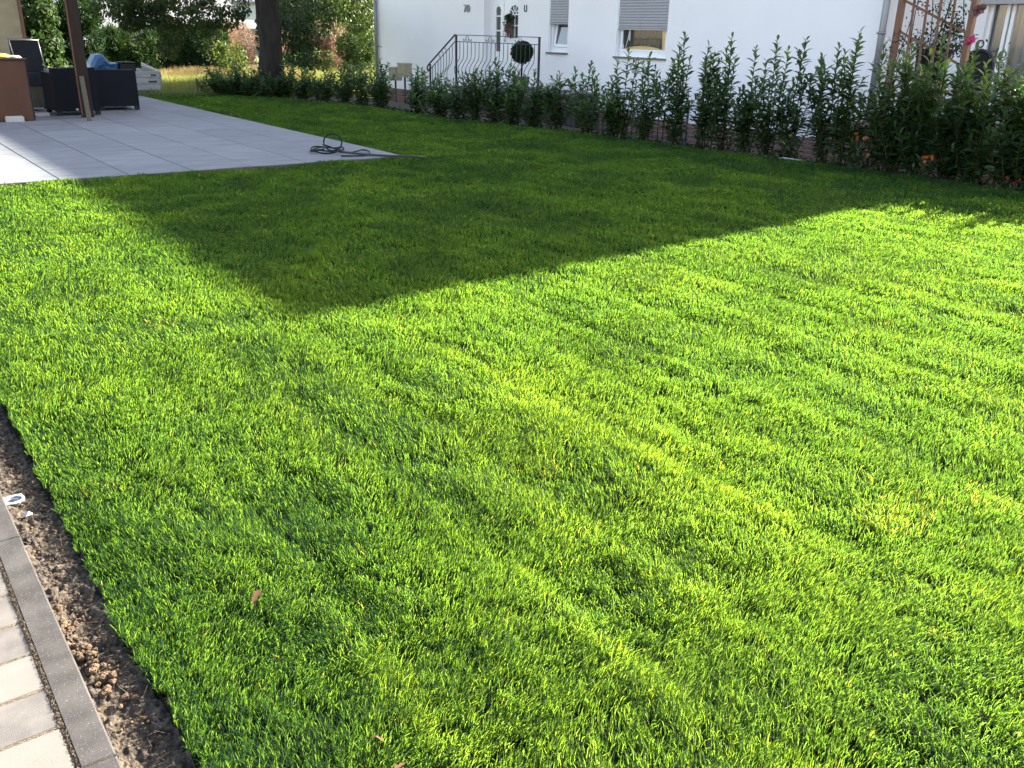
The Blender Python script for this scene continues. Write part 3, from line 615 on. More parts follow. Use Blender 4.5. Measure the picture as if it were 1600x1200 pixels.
def cgl(name,mixv,col=(0.03,.035,.04)):
    m=bpy.data.materials.new(name); m.use_nodes=True;n=m.node_tree.nodes;l=m.node_tree.links;n.remove(n['Principled BSDF'])
    t=n.new('ShaderNodeBsdfTransparent'); g=n.new('ShaderNodeBsdfGlossy'); g.inputs['Roughness'].default_value=.03; fr=n.new('ShaderNodeFresnel'); fr.inputs[0].default_value=1.5
    mx=n.new('ShaderNodeMixShader'); t.inputs[0].default_value=(*[1-mixv]*3,1); mx.inputs[0].default_value=mixv; l.new(t.outputs[0],mx.inputs[1]); l.new(g.outputs[0],mx.inputs[2]); l.new(mx.outputs[0],n['Material Output'].inputs[0]); return m
Mt['clearglass']=cgl('clear_window_glass',.045)
Mt['darkglass']=mat('patterned_dark_glass',(.045,.043,.045),.12,var=(.11,.10,.10),scale=26,spec=.7,bump=.4,bscale=30)
white_house()
# house number and horseshoe
def text(name,s,size,loc,depth,m,label,cat):
    cu=bpy.data.curves.new(name,'FONT'); cu.body=s; cu.size=size; cu.extrude=depth; cu.bevel_depth=.002; o=bpy.data.objects.new(name,cu); COL.objects.link(o)
    o.location=loc; o.rotation_euler=(math.pi/2,0,-math.pi/2); dg=bpy.context.evaluated_depsgraph_get(); me=bpy.data.meshes.new_from_object(o.evaluated_get(dg)); mw=o.matrix_basis.copy(); bpy.data.objects.remove(o); o=bpy.data.objects.new(name,me); COL.objects.link(o); o.matrix_basis=mw; me.materials.clear(); me.materials.append(Mt[m]); return tag(o,label,cat)
text('house_number','70',.24,(XW-.03,19.44,1.80),.014,'zinc','silver metal house number mounted on the white wall left of the front door','house number')
m=MB(); A=arc((17.0,1.85),.045,math.pi*.85,math.pi*2.15,16); m.tube([(XW-.012,16.96+.0,1.94)]+[(XW-.012,p[0],p[1]) for p in A]+[(XW-.012,17.04,1.94)],.011,6)
tag(m.build('horseshoe','iron'),'dark iron horseshoe hung on the white wall right of the front door','horseshoe')
# garland on the door
n=420; P=np.stack([np.full(n,XW+.12)+NR.normal(0,.015,n),17.78+NR.normal(0,.07,n)+0*.1,1.62-np.abs(NR.normal(0,.17,n))+.14],1)
o=leafobj('door_garland','rose',None,P,rdir(n)+np.array([0,0,-.7]),rdir(n),np.full(n,.06),np.full(n,.03),T_DIAMOND,NR.uniform(0,1,n)); tag(o,'dried pink and green flower garland hanging on the front door','garland')
n2=200; P=np.stack([np.full(n2,XW+.10),17.80+NR.normal(0,.06,n2),1.42+NR.normal(0,.07,n2)],1)
leafobj('blossoms','petal_k',o,P,rdir(n2),rdir(n2),np.full(n2,.05),np.full(n2,.035),T_DIAMOND,NR.uniform(0,1,n2))
# ------------------------------------------------------------------ entrance steps with wrought iron railing
def entrance():
    XL=11.55; ya,yb=14.42,17.42; zt=.22
    e=empty('entrance_steps',(12.3,16,GZ),'raised entrance landing with steps and a bellied black wrought iron railing','steps')
    m=MB(); m.box(XL,XW-.013,ya,yb,GZ-.05,zt-.05); m.build('landing','plinth',e)
    m=MB(); m.box(XL-.03,XW-.013,ya-.03,yb+.03,zt-.05,zt,bev=.006); m.build('landing_slab','sill',e)
    for k in range(5):
        m=MB(); z1=zt-.17*(k+1); m.box(XL,XW-.013,yb+.031+.28*k,yb+.031+.28*(k+1)-.001,GZ-.05,z1); m.build('step','plinth',e)
    r=.014; XP=XL+.04; P=[(ya+.05,.22,1.29),(yb-.02,.22,1.29)]
    def prof(y,z0,z1,yy=None):
        pts=[]; 
        for k in range(13):
            t=k/12; b=math.sin(math.pi*min(1,t/.62))**1.3 if t<.62 else 0
            pts.append((XP-.15*b,y,z0+(z1-z0)*t))
        return pts
    for y,z0,z1 in P: 
        m=MB(); m.box(XP-.018,XP+.018,y-.018,y+.018,z0,z1); m.build('railing_post','iron',e)
    m=MB(); m.box(XP-.02,XP+.02,P[0][0],P[1][0],1.275,1.29); m.build('rail','iron',e)
    m=MB(); m.box(XP-.012,XP+.012,P[0][0],P[1][0],1.14,1.155); m.build('rail','iron',e)
    m=MB(); m.box(XP-.012,XP+.012,P[0][0],P[1][0],.295,.31); m.build('rail','iron',e)
    n=20
    for k in range(1,n):
        y=P[0][0]+(P[1][0]-P[0][0])*k/n; m=MB(); m.tube(prof(y,.31,1.14),.0075,5)
        if k%2==0: m.lathe((XP-.14,y,.31+.83*.27),[(.001,-.03),(.018,-.012),(.018,.012),(.001,.03)],8)
        m.build('baluster','iron',e)
    for yc in (P[0][0]+.62,P[0][0]+1.65,P[0][0]+2.5):
        m=MB()
        for s in (-1,1):
            m.tube([(XP,yc+s*(.02),1.265),(XP,yc+s*.07,1.20),(XP,yc+s*.13,1.165)],.006,5)
            m.tube([(XP,yc+s*(.05+.022*math.cos(a)),1.185+.022*math.sin(a)) for a in np.linspace(0,5.5,12)],.005,5)
            m.tube([(XP,yc+s*(.15+.016*math.cos(a)),1.195+.016*math.sin(a)) for a in np.linspace(3,8.5,12)],.005,5)
        m.build('scroll','iron',e)
    # sloping flight
    y2,y3=yb+.02,18.50; za,zb=1.29,.66
    m=MB(); m.tube([(XP,y2,za),(XP,y3,zb),(XP,y3+.10,zb-.07),(XP,y3+.12,zb-.14),(XP,y3+.06,zb-.17),(XP,y3+.02,zb-.12)],.018,8); m.build('handrail','iron',e)
    m=MB(); m.tube([(XP,y2,za-.14),(XP,y3-.02,zb-.13)],.011,6); m.build('rail','iron',e)
    m=MB(); m.tube([(XP,y2,.25),(XP,y3-.02,-.30)],.011,6); m.build('rail','iron',e)
    m=MB(); m.box(XP-.016,XP+.016,y3-.03,y3+.002,-.60,zb-.02); m.build('railing_post','iron',e)
    n=9
    for k in range(1,n):
        t=k/n; y=y2+(y3-y2)*t; m=MB(); m.tube(prof(y,.25-.55*t,za-.14-.62*t),.0075,5); m.build('baluster','iron',e)
    t=.5
    for s in (-.12,0,.12): 
        m=MB(); yc=y2+(y3-y2)*(t+s); zc_=za-.07-.63*(t+s); m.tube([(XP,yc+.025*math.cos(a),zc_+.025*math.sin(a)) for a in np.linspace(0,5.5,12)],.005,5); m.build('scroll','iron',e)
entrance()
def potted_ball():
    y,z=15.55,.98; x=12.0
    e=empty('potted_box_tree',(x,y,.22),'clipped round box tree in a pot behind the entrance railing','potted plant')
    m=MB(); m.lathe((x,y,.22),[(.001,0),(.13,0),(.17,.26),(.18,.28),(.16,.28),(.15,.24),(.001,.24)],20); m.build('pot','plinth',e)
    m=MB(); m.tube([(x,y,.45),(x+.01,y,.85)],.02,8); m.build('trunk','bark',e)
    n=15000; u=rdir(n); u[:,2]*=.92; r=.215*NR.uniform(.25,1.12,n)**.5*(.9+.2*fbm(u[:,0]*2+5,u[:,2]*2+u[:,1],8)); P=u*r[:,None]+np.array([x,y,z]); D=u*.6+rdir(n)*.8
    leafobj('crown','boxwood',e,P,D,u+rdir(n)*.5,NR.uniform(.02,.035,n),NR.uniform(.012,.02,n),T_DIAMOND,NR.uniform(0,1,n))
potted_ball()
# ------------------------------------------------------------------ letterboxes
def letterbox(px,top,bot,label,X,w):
    ya,z1=onX(px[1],top,X); yb,_=onX(px[0],top,X); _,z0=onX(px[1],bot,X)
    c=((ya+yb)/2); e=empty('letterbox',(X,c,terrz(X)),label,'letterbox','beige letterboxes on posts')
    m=MB(); m.box(X,X+.18,c-w/2,c+w/2,z0,z1-.03,bev=.006); m.build('box','brass',e)
    m=MB(); m.box(X-.015,X+.19,c-w/2-.012,c+w/2+.012,z1-.03,z1,bev=.008); m.build('lid','brass',e)
    m=MB(); m.box(X-.004,X-.0005,c-w/2+.04,c+w/2-.04,z0+.05,z0+.056); m.build('slot','dark',e)
    m=MB(); m.tube([(X+.09,c,terrz(X)),(X+.09,c,z0)],.022,8); m.build('post','iron',e)
def terrz(X): return float(terr(np.array([X]),np.array([15.]))[0])-.02
letterbox((618,635),99,121,'nearer and taller of the two beige letterboxes left of the railing',10.25,.30)
letterbox((607,617),105,126,'farther beige letterbox half hidden by the laurel beside it',10.45,.28)
# ------------------------------------------------------------------ fences
def iron_fence():
    e=empty('iron_fence',(10.1,10.6,-.1),'low black iron picket fence behind the laurels below the entrance','fence')
    X=10.0; y0,y1=9.2,13.6; n=0
    for z in (.27,-.06): m=MB(); m.box(X-.008,X+.008,y0,y1,z-.008,z+.008); m.build('rail','iron',e)
    y=y0+.06
    while y<y1: m=MB(); m.box(X-.006,X+.006,y-.006,y+.006,-.14,.30+.0*math.sin(y)); m.build('picket','iron',e); y+=.11
    for y in (y0,(y0+y1)/2,y1): m=MB(); m.box(X-.02,X+.02,y-.02,y+.02,-.2,.36); m.build('post','iron',e)
iron_fence()
def chain_fence():
    e=empty('chain_link_fence',(10,6.3,-.1),'thin wire chain link fence behind the right half of the hedge','fence')
    X=10.0;y0,y1=3.2,9.15;zb,zt=-.10,.50; m=MB(); s=.075; H_=zt-zb
    y=y0-H_
    while y<y1:
        for d in (1,-1):
            a=(y,zb if d>0 else zt); b=(y+H_,zt if d>0 else zb)
            ya,yb=max(a[0],y0),min(b[0],y1)
            if yb-ya<.02: continue
            za=a[1]+(ya-a[0])*d; zb_=a[1]+(yb-a[0])*d
            m.tube([(X+.002*d,ya,za),(X+.002*d,yb,zb_)],.0022,3,cap=False)
        y+=s
    m.build('wire_mesh','zinc',e)
    for y in (3.3,5.45,7.62,9.05): m=MB(); m.tube([(X+.03,y,-.25),(X+.03,y,.50)],.017,8); m.build('post','iron',e)
chain_fence()
# ------------------------------------------------------------------ cherry laurels
rg0=np.random.default_rng(77)
def laurel(px,top,wid,label,seed=0,back=.42,name='laurel_bush',dens=1.,m='laurel'):
    bx,by=gnd(px,np.interp(px,HX,HYp)); s_=1+back/bx; bx*=s_; by*=s_; wid*=rg0.uniform(1.35,1.85)
    # keep the plant on the sight line of its base
    zt=onX(px,top,bx)[1]
    h=max(.45,zt+(.07 if px>620 else .13)); rg=np.random.default_rng(100+seed)
    e=empty(name,(bx,by,-.06),label,'bush' if name!='laurel_bush' else 'laurel','cherry laurel bushes of the hedge')
    st=MB(); Ps=[];Ds=[];Ns=[];Ls=[];vs=[]
    ns=max(6,int(wid*17*dens)); tone=rg.uniform(-.10,.22)
    for k in range(ns):
        f=1. if k==0 else rg.uniform(.35,.93)
        a=rg.uniform(0,2*math.pi); b=rg.uniform(.15,1)*wid*.5 if k else wid*.03
        tipx=bx+math.cos(a)*b; tipy=by+math.sin(a)*b; base=np.array([bx+rg.normal(0,.05),by+rg.normal(0,.05),-.07]); tip=np.array([tipx,tipy,-.07+h*f])
        mid=(base+tip)/2+np.array([math.cos(a)*b*.35,math.sin(a)*b*.35,0])
        def pt(t): return (1-t)**2*base+2*t*(1-t)*mid+t*t*tip
        st.tube([pt(t) for t in np.linspace(0,.98,7)],[.010*(1-.7*t) for t in np.linspace(0,1,7)],5)
        def shoot(p0,p1,len_,first=0.):
            nl=max(4,int(len_/.030)); ph=rg.uniform(0,6)
            for i in range(nl):
                t=first+(1-first)*(i+.5)/nl; p=p0(t); tn=p0(min(t+.03,1.03))-p0(t-.03); tn/=np.linalg.norm(tn)
                az=ph+i*2.4; up=.55+.9*t**3 if i<nl-3 else 2.2
                side=np.array([math.cos(az),math.sin(az),0])
                d=side+tn*up+rg.normal(0,.12,3); d[2]-=.15*(1-t)
                d+=rg.normal(0,.15,3); Ps.append(p);Ds.append(d);Ns.append(np.array([0,0,1.])+side*-.3*up+rg.normal(0,.25,3));Ls.append(rg.uniform(.10,.16)*(1 if i<nl-3 else .72)*(1.0-.15*t))
                vs.append(np.clip(rg.uniform(0,.6)+tone+.28*(t>.86)*(f>.7),0,1))
        shoot(pt,None,np.linalg.norm(tip-base),.10)
        for q in range(rg.integers(2,4)):
            t0=rg.uniform(.2,.8); s0=pt(t0); az=rg.uniform(0,6.28); L=rg.uniform(.15,.32); s1=s0+np.array([math.cos(az)*L*.6,math.sin(az)*L*.6,L*.8])
            pf=lambda t,s0=s0,s1=s1:s0+(s1-s0)*t
            st.tube([s0,s1],[.005,.003],4); shoot(pf,None,L,.2)
    st.build('stems','stem',e); Ls=np.array(Ls)
    leafobj('foliage',m,e,Ps,Ds,Ns,Ls,Ls*.42,T_LAUREL,np.array(vs),True)
    return e
LA=[ # px, top y, width(m), label
(372,110,.8,'low sunlit leafy bush just left of the thick oak trunk'),
(345,116,.6,'low bright bush at the far left end of the hedge beside the meadow'),
(402,117,.6,'dark low laurel standing in front of the thick oak trunk'),
(446,101,.65,'laurel immediately right of the thick oak trunk'),
(474,112,.6,'second laurel right of the oak trunk'),
(506,107,.62,'laurel below the russet shrub, third right of the oak trunk'),
(538,100,.62,'laurel before the round vine covered shrub, fourth right of the oak trunk'),
(568,104,.55,'laurel just left of the house corner downpipe'),
(596,99,.6,'spiky laurel under the left house corner downpipe'),
(651,103,.5,'laurel standing alone between the letterboxes and the stair railing'),
(687,118,.5,'low laurel in front of the sloping stair handrail'),
(716,124,.4,'short laurel under the corner post of the iron railing'),
(742,107,.42,'laurel before the left part of the bellied railing'),
(773,92,.55,'tallest laurel in front of the middle of the iron railing'),
(803,108,.45,'laurel directly below the round clipped box tree'),
(834,110,.42,'laurel at the right end post of the iron railing'),
(868,113,.42,'small laurel just right of the railing, alone against the white wall'),
(918,100,.55,'bushy laurel between the two shuttered windows'),
(957,142,.38,'very short laurel in front of the iron picket fence'),
(972,79,.42,'slim laurel under the left corner of the curtained window'),
(1004,86,.5,'laurel below the middle of the curtained window'),
(1057,53,.52,'tall laurel just right of the curtained window'),
(1092,69,.42,'narrow laurel second right of the curtained window'),
(1124,56,.5,'tall laurel third right of the curtained window with a crooked top'),
(1160,74,.48,'lower round laurel fourth right of the curtained window'),
(1194,62,.45,'laurel left of the gap showing wire fence and brick'),
(1233,61,.45,'slim laurel right of the gap showing wire fence and brick'),
(1285,72,.42,'laurel left of the highest shoot against the white wall'),
(1313,49,.5,'laurel with the highest shoot left of the right downpipe'),
(1352,69,.5,'laurel with arching shoots just left of the right downpipe'),
(1390,70,.55,'dense dark laurel at the foot of the right downpipe'),
(1432,62,.6,'dense laurel in front of the left trellis post'),
(1478,70,.6,'laurel in front of the rose trellis'),
(1522,84,.65,'laurel in front of the dark garden bench'),
(1568,83,.6,'laurel with sunlit yellow green leaves near the right picture edge'),
(1602,65,.7,'laurel cut by the right picture edge, its leaves bright in the sun'),
(1650,69,.6,'laurel just outside the right picture edge'),
(1700,59,.6,'outermost laurel at the right end of the hedge'),
]
HX2=HX+[1650,1720]; 
HX.extend([1650,1720]); HYp.extend([310,322])
for i,(px,top,wd,lb) in enumerate(LA): laurel(px,top,wd,lb,i,dens=1.35 if px>1370 else (.85 if px>850 else 1.),back=.42 if px>600 else (.5 if px>425 else .15),m='laurel')
# ------------------------------------------------------------------ terrace corner: trellis, roses, bench, flowers
TZ=.20
m=MB(); m.box(11.9,XR-.001,YG,YC-.02,GZ,TZ); o=m.build('raised_terrace','brick'); tag(o,'raised stone terrace in front of the curtained terrace window','terrace')
def trellis():
    X=11.5; yL=6.89; yR=5.93; e=empty('rose_trellis',(X,6.4,GZ),'orange stained wooden trellis with crossed laths carrying climbing roses','trellis')
    for y in (yL,yR): m=MB(); m.box(X-.035,X+.035,y-.035,y+.035,-.75,2.75,bev=.004); m.build('post','wood_o',e)
    m=MB(); m.box(X-.03,X+.03,yR-.2,yL+.2,2.75,2.83); m.build('top_beam','wood_o',e)
    def lath(p,q,dx):
        m=MB(); p=Vector((X+dx,*p));q=Vector((X+dx,*q)); m.obox((p+q)/2,q-p,(1,0,0),(q-p).cross(Vector((1,0,0))),(q-p).length/2,.008,.014); m.build('lath','wood_o',e)
    ya,yb=yR+.035,yL-.035; W=yb-ya
    for z in (.15,.52,.89,1.26,1.63,2.0,2.37): lath((yb,z+.22),(ya,z-.16),0)
    for k in (.22,.42,.62,.82): lath((ya+W*k+.05,2.7),(ya+W*k-.05,.1),-.018)
    rg=np.random.default_rng(5); n=2300
    P=np.stack([X+rg.normal(0,.07,n),rg.uniform(yR-.10,yL+.08,n),rg.uniform(.1,2.6,n)],1)
    k=(fbm(P[:,1]*6,P[:,2]*4,91)>.56); P=P[k]; n=len(P)
    r=empty('climbing_rose',(X+.1,6.4,GZ),'climbing rose with small dark leaves winding through the wooden trellis','rose')
    leafobj('foliage','rose',r,P,rdir(n)+np.array([0,0,-.2]),rdir(n)+np.array([0,0,.6]),rg.uniform(.03,.06,n),rg.uniform(.02,.035,n),T_DIAMOND,rg.uniform(0,1,n))
    m=MB()
    for k in range(6):
        y=yR+.1+W*k/6; pts=[(X+.03*math.sin(j*1.3+k),y+.08*math.sin(j*.8+k*2),-.7+j*.3) for j in range(11)]; m.tube(pts,.006,5)
    m.build('canes','stem',r)
    def bloom(px,py,X_,s,mm,nm='blossom'):
        y,z=onX(px,py,X_); n=26; u=rdir(n); P=u*s*.35+np.array([X_,y,z]); leafobj(nm,mm,r,P,u+rdir(n)*.3,u+rdir(n),np.full(n,s),np.full(n,s*.9),T_DIAMOND,rg.uniform(0,1,n))
    bloom(1517,62,11.4,.05,'petal_p'); bloom(1513,66,11.42,.04,'petal_p'); bloom(1530,15,11.42,.06,'petal_k'); bloom(1524,19,11.4,.05,'petal_k'); bloom(1535,12,11.42,.045,'petal_k')
trellis()
def bushy(name,label,cat,spec,mm,L,W,dens,tm=T_DIAMOND,base=None,group=None,droop=.3,part='foliage',stem=True):
    x,y=spec[0][0],spec[0][1]; zb=base if base is not None else min(s[2]-s[5] for s in spec)
    e=empty(name,(x,y,zb),label,cat,group); P,D,N,Ls,v=blobs(spec,dens,L,droop=droop)
    leafobj(part,mm,e,P,D,N,Ls,Ls*W/L,tm,v)
    if stem:
        m=MB()
        for s in spec[:6]:
            m.tube([(x,y,zb),((x+s[0])/2+.03,(y+s[1])/2,(zb+s[2])/2),(s[0],s[1],s[2])],[.02,.012,.005],5)
        m.build('stems','stem',e)
    return e
y,z=onX(1473,32,12.6); bushy('hanging_plant','dark green bushy plant in the shade behind the rose trellis','plant',[(12.6,y,z,.16,.27,.22),(12.6,y-.15,z-.25,.15,.2,.2),(12.6,y,z-.7,.12,.15,.3)],'boxwood',.05,.03,900,base=TZ)
def flowerbox():
    y,z=onX(1463,62,12.3); e=empty('flower_pot',(12.3,y,TZ),'dark flower pot of white blossoms behind the trellis','flower pot')
    m=MB(); m.lathe((12.3,y,TZ),[(.001,0),(.16,0),(.22,z-TZ-.14),(.24,z-TZ-.12),(.20,z-TZ-.12)],16); m.build('pot','dark',e)
    n=500; P=np.stack([12.3+NR.normal(0,.1,n),y+NR.normal(0,.24,n),z-.06+NR.normal(0,.08,n)],1); leafobj('foliage','rose',e,P,rdir(n),rdir(n),np.full(n,.06),np.full(n,.03),T_DIAMOND,NR.uniform(0,1,n))
    n=230; c=NR.normal(0,1,(12,3))*np.array([.07,.22,.05])+np.array([12.2,y,z]); P=c[NR.integers(0,12,n)]+NR.normal(0,.022,(n,3)); leafobj('blossoms','petal_w',e,P,rdir(n),rdir(n),np.full(n,.035),np.full(n,.03),T_DIAMOND,NR.uniform(0,1,n))
flowerbox()
def bench():
    X=12.35; y0,z0=onX(1508,80,X); y1,_=onX(1556,84,X); ym=(y0+y1)/2; w=abs(y0-y1)/2
    e=empty('garden_bench',(X,ym,TZ),'dark garden bench with arched back and scrolled iron ornaments','bench')
    zt=z0+.02; m=MB(); A=[(ym+w*math.cos(a),zt-.22+.22*math.sin(a)) for a in np.linspace(0,math.pi,14)]
    m.tube([(X,ym+w,TZ+.02)]+[(X,p[0],p[1]) for p in A]+[(X,ym-w,TZ+.02)],.02,6); m.build('back_frame','iron',e)
    m=MB(); A2=[(X+.01,p[0],p[1]) for p in A]; B=[(X+.01,p[0],TZ+.45) for p in A]; m.add(A2+B,[(i,i+1,len(A)+i+1,len(A)+i) for i in range(len(A)-1)]); m.build('backrest','dark',e)
    m=MB(); m.box(X-.45,X,ym-w,ym+w,TZ+.38,TZ+.43,bev=.01); m.build('seat','dark',e)
    for yy in (ym-w+.03,ym+w-.03):
        m=MB(); m.box(X-.44,X-.40,yy-.02,yy+.02,TZ,TZ+.38); m.build('leg','iron',e)
        m=MB(); m.tube([(X,yy,TZ+.72),(X-.25,yy,TZ+.68),(X-.43,yy,TZ+.60),(X-.42,yy,TZ+.43)],.014,6); m.build('armrest','iron',e)
    for c in (.10,-.10): m=MB(); m.tube([(X,ym+.12+c+.055*math.cos(a)*(1-a/14),zt+.07+.055*math.sin(a)*(1-a/14)) for a in np.linspace(-1.5,6,22)],.009,5); m.build('scroll','iron',e)
    for q in range(5):
        for c in (.06,-.06): m=MB(); m.tube([(X-.06,ym-w-.06+c+.05*math.cos(a)*(1-a/14),zt-.05-q*.13+.05*math.sin(a)*(1-a/14)) for a in np.linspace(-1.5,6,18)],.008,5); m.build('scroll','iron',e)
bench()
def flower(px,py,X,col,s,label,n=5,name='garden_flower',cat='flower',spread=.05):
    y,z=onX(px,py,X); g=float(terr(np.array([X]),np.array([y]))[0]); e=empty(name,(X,y,g),label,cat)
    st=MB(); Ps=[];
    for k in range(n):
        yy=y+R_.gauss(0,spread); zz=z+R_.gauss(0,spread*.6); xx=X+R_.gauss(0,.03)
        st.tube([(X,y,g),((xx+X)/2,(yy+y)/2+.02,(zz+g)/2),(xx,yy,zz)],.003,4); Ps.append((xx,yy,zz))
    st.build('stems','stem',e); Ps=np.array(Ps); m_=16; P=np.repeat(Ps,m_,0); u=rdir(len(P)); u[:,0]-=.5
    leafobj('blossoms',col,e,P+u*s*.2,u,rdir(len(P)),np.full(len(P),s),np.full(len(P),s*.7),T_DIAMOND,NR.uniform(0,1,len(P)))
    q=40; L=np.stack([np.full(q,X),y+NR.normal(0,.07,q),NR.uniform(g,z-.05,q)],1); D=rdir(q); D[:,2]=abs(D[:,2]); leafobj('leaves','rose',e,L,D,rdir(q),np.full(q,.11),np.full(q,.03),T_DIAMOND,NR.uniform(0,1,q))
flower(1343,214,9.34,'petal_o',.020,'orange flowers glowing low in the hedge before the right downpipe',5)
flower(1341,239,9.26,'petal_o',.022,'single orange flower just under the orange cluster in the hedge',1)
flower(1449,244,9.34,'petal_o',.018,'orange flower cluster low in the hedge below the trellis',5)
flower(1588,283,9.26,'petal_r',.018,'red flower at the hedge foot near the right picture edge',3)
flower(792,141,9.15,'petal_w',.075,'large white lily flower among the laurels before the landing',1)
flower(742,171,9.05,'petal_k',.024,'small pale pink flower low before the iron railing',2)
flower(1231,217,9.4,'yellow',.02,'small yellow flower beside the gap in the hedge',2)
# dry edging strip and stones at hedge foot
def bed():
    mb=MB()
    for k in range(900):
        y=R_.uniform(2.8,18); x=float(edgeX(y))+R_.uniform(.03,.5); r=R_.uniform(.006,.022)
        mb.obox((x,y,-.04+r*.3),(R_.random(),R_.random(),.2),(R_.random()-.5,1,.1),(0,.1,1),r,r*.7,r*.45)
    tag(mb.build('bed_litter','clod'),'clods and leaf litter on the bed along the hedge foot','litter',kind='stuff')
    n=1500; y=NR.uniform(3,18.5,n); x=edgeX(y)+NR.uniform(.02,.6,n); P=np.stack([x,y,np.full(n,-.03)],1); D=rdir(n); D[:,2]=abs(D[:,2])*.6
    leafobj('bed_weeds','boxwood',None,P,D,rdir(n)+np.array([0,0,1]),NR.uniform(.03,.11,n),NR.uniform(.01,.035,n),T_DIAMOND,NR.uniform(0,1,n)); tag(bpy.data.objects['bed_weeds'],'low weeds and fallen leaves under the laurel hedge','weeds',kind='stuff')
bed()
for i,(px,py) in enumerate([(1168,244),(1200,249),(1228,253)]):
    x,y=gnd(px,py-2,0); m=MB(); m.box(x+.12,x+.17,y-.16,y+.16,-.07,-.005+.01*i,bev=.008); tag(m.build('edging_stone','offwhite'),['pale edging stone left at the hedge gap foot','middle pale edging stone at the hedge gap foot','pale edging stone right at the hedge gap foot'][i],'stone','pale edging stones at the hedge gap')
# ------------------------------------------------------------------ oak and other trees
def oak():
    bx,by=gnd(412,152); bx+=.55; by+=.9
    e=empty('oak_tree',(bx,by,-.1),'big tree with thick dark trunk and low hanging leafy branches','tree')
    m=MB(); n=18; rings=[]; N=22
    for i in range(N):
        t=i/(N-1); z=-.2+t*5.2; r=(.235+.08*math.exp(-max(z,0)*3.2)+.012*math.sin(z*5))*1.0; 
        for k in range(n):
            a=2*math.pi*k/n; rr=r*(1+.07*math.sin(3*a+z*2)+.05*math.sin(7*a+z*5)); rings.append((bx+.05*math.sin(z*1.3)+rr*math.cos(a),by+rr*math.sin(a),z))
    m.add(rings,[(i*n+k,i*n+(k+1)%n,(i+1)*n+(k+1)%n,(i+1)*n+k) for i in range(N-1) for k in range(n)],smooth=True)
    m.build('trunk','bark',e)
    m=MB(); rg=random.Random(3)
    for k in range(11):
        a=k*2*math.pi/11+rg.uniform(-.2,.2); L=rg.uniform(3.5,6); z=rg.uniform(3.3,5)
        m.tube([(bx,by,z-.5),(bx+math.cos(a)*L*.4,by+math.sin(a)*L*.4,z+1.2),(bx+math.cos(a)*L*.8,by+math.sin(a)*L*.8,z+1.5),(bx+math.cos(a)*L,by+math.sin(a)*L,z+.4)],[.16,.1,.05,.02],7)
    m.tube([(bx,by,4.5),(bx+.2,by,8),(bx,by+.3,11)],[.26,.16,.05],9)
    m.build('limb','bark',e)
    # low drooping sprays, placed at their real depth, then the big crown above
    def at(px,py,Y): x,z=onY(px,py,Y); return x,Y,z
    low=[]
    for px,py,Y,rx,rz in [(175,8,22,.55,.30),(205,18,22.5,.55,.38),(232,24,22,.5,.3),(190,-14,21.5,.8,.45),(262,15,22.3,.55,.45),(268,48,22.5,.35,.35),(262,75,22.6,.25,.3),(285,-5,23,.8,.4),(300,28,22.4,.35,.35),(325,22,23,.45,.4),(322,44,23,.25,.25),(345,2,23,.5,.4),(355,26,23.2,.4,.35),(372,8,23,.3,.4),(232,-10,22,.8,.4),(205,38,22.5,.25,.15)]:
        x,y,z=at(px,py,Y); low.append((x,y,z,rx,.6,rz))
    low=[(a,b,c,d*.8,.5,f*.85) for a,b,c,d,e_,f in low]; P,D,N_,Ls,v=blobs(low,380,.085,droop=.8); leafobj('crown','oak',e,P,D,N_,Ls,Ls*.62,T_LOBE,v)
    low=[]
    for px,py,Y,rx,rz in [(450,15,21.5,.5,.45),(458,50,21.3,.42,.42),(466,82,21.2,.35,.35),(478,60,21.5,.4,.35),(485,95,21.6,.22,.22),(490,22,22,.55,.4),(520,10,24,.7,.5),(510,40,24.5,.5,.3),(548,18,25,.7,.5),(578,12,25,.6,.6),(560,42,25.4,.5,.35),(585,50,25.6,.35,.4),(436,35,21,.3,.4)]:
        x,y,z=at(px,py,Y); low.append((x,y,z,rx,.5,rz))
    low=[(a,b,c,d*.9,.5,f*.9) for a,b,c,d,e_,f in low]; P,D,N_,Ls,v=blobs(low,270,.085,droop=.8); leafobj('crown','oak',e,P,D,N_,Ls,Ls*.62,T_LOBE,v)
    big=[]; r2=random.Random(9)
    for k in range(46):
        a=r2.uniform(0,6.28); ph=r2.uniform(-.1,1.4); R=5.2
        big.append((bx+math.cos(a)*math.cos(ph)*R*r2.uniform(.5,1),by+.8+math.sin(a)*math.cos(ph)*R*r2.uniform(.5,1),5.6+math.sin(ph)*R*.9,1.5,1.5,1.0))
    P,D,N_,Ls,v=blobs(big,14,.17,droop=.4); leafobj('crown','oak',e,P,D,N_,Ls,Ls*.7,T_LOBE,v)
oak()
def hedge(name,label,px0,px1,pyt,pyb,Y,depth,mm,L,dens,group=None,tm=T_SLIVER,W=None,jag=.2,cat='conifer',mult=1):
    x0,_=onY(px0,pyb,Y); x1,_=onY(px1,pyb,Y); z1=onY((px0+px1)/2,pyt,Y)[1]; z0=-.1
    zs=max(z1-z0,.6); spec=[]; w=(x1-x0); nx=max(1,round(w/ (zs*.45))); nz=max(2,round(zs/.7))
    for i in range(nx):
        for k in range(nz):
            f=1-.18*(k/(nz-1))**3
            spec.append((x0+w*(i+.5)/nx+R_.uniform(-.1,.1),Y+depth/2+R_.uniform(-.15,.15),z0+zs*(k+.5)/nz+R_.uniform(-jag,jag)*.3,w/nx*.62*f,depth*.5,zs/nz*.75))
    return bushy(name,label,cat,spec,mm,L,W or L*.35,dens*mult*2.2,tm,base=-.1,group=group,droop=-.5 if tm is T_SLIVER else .2)
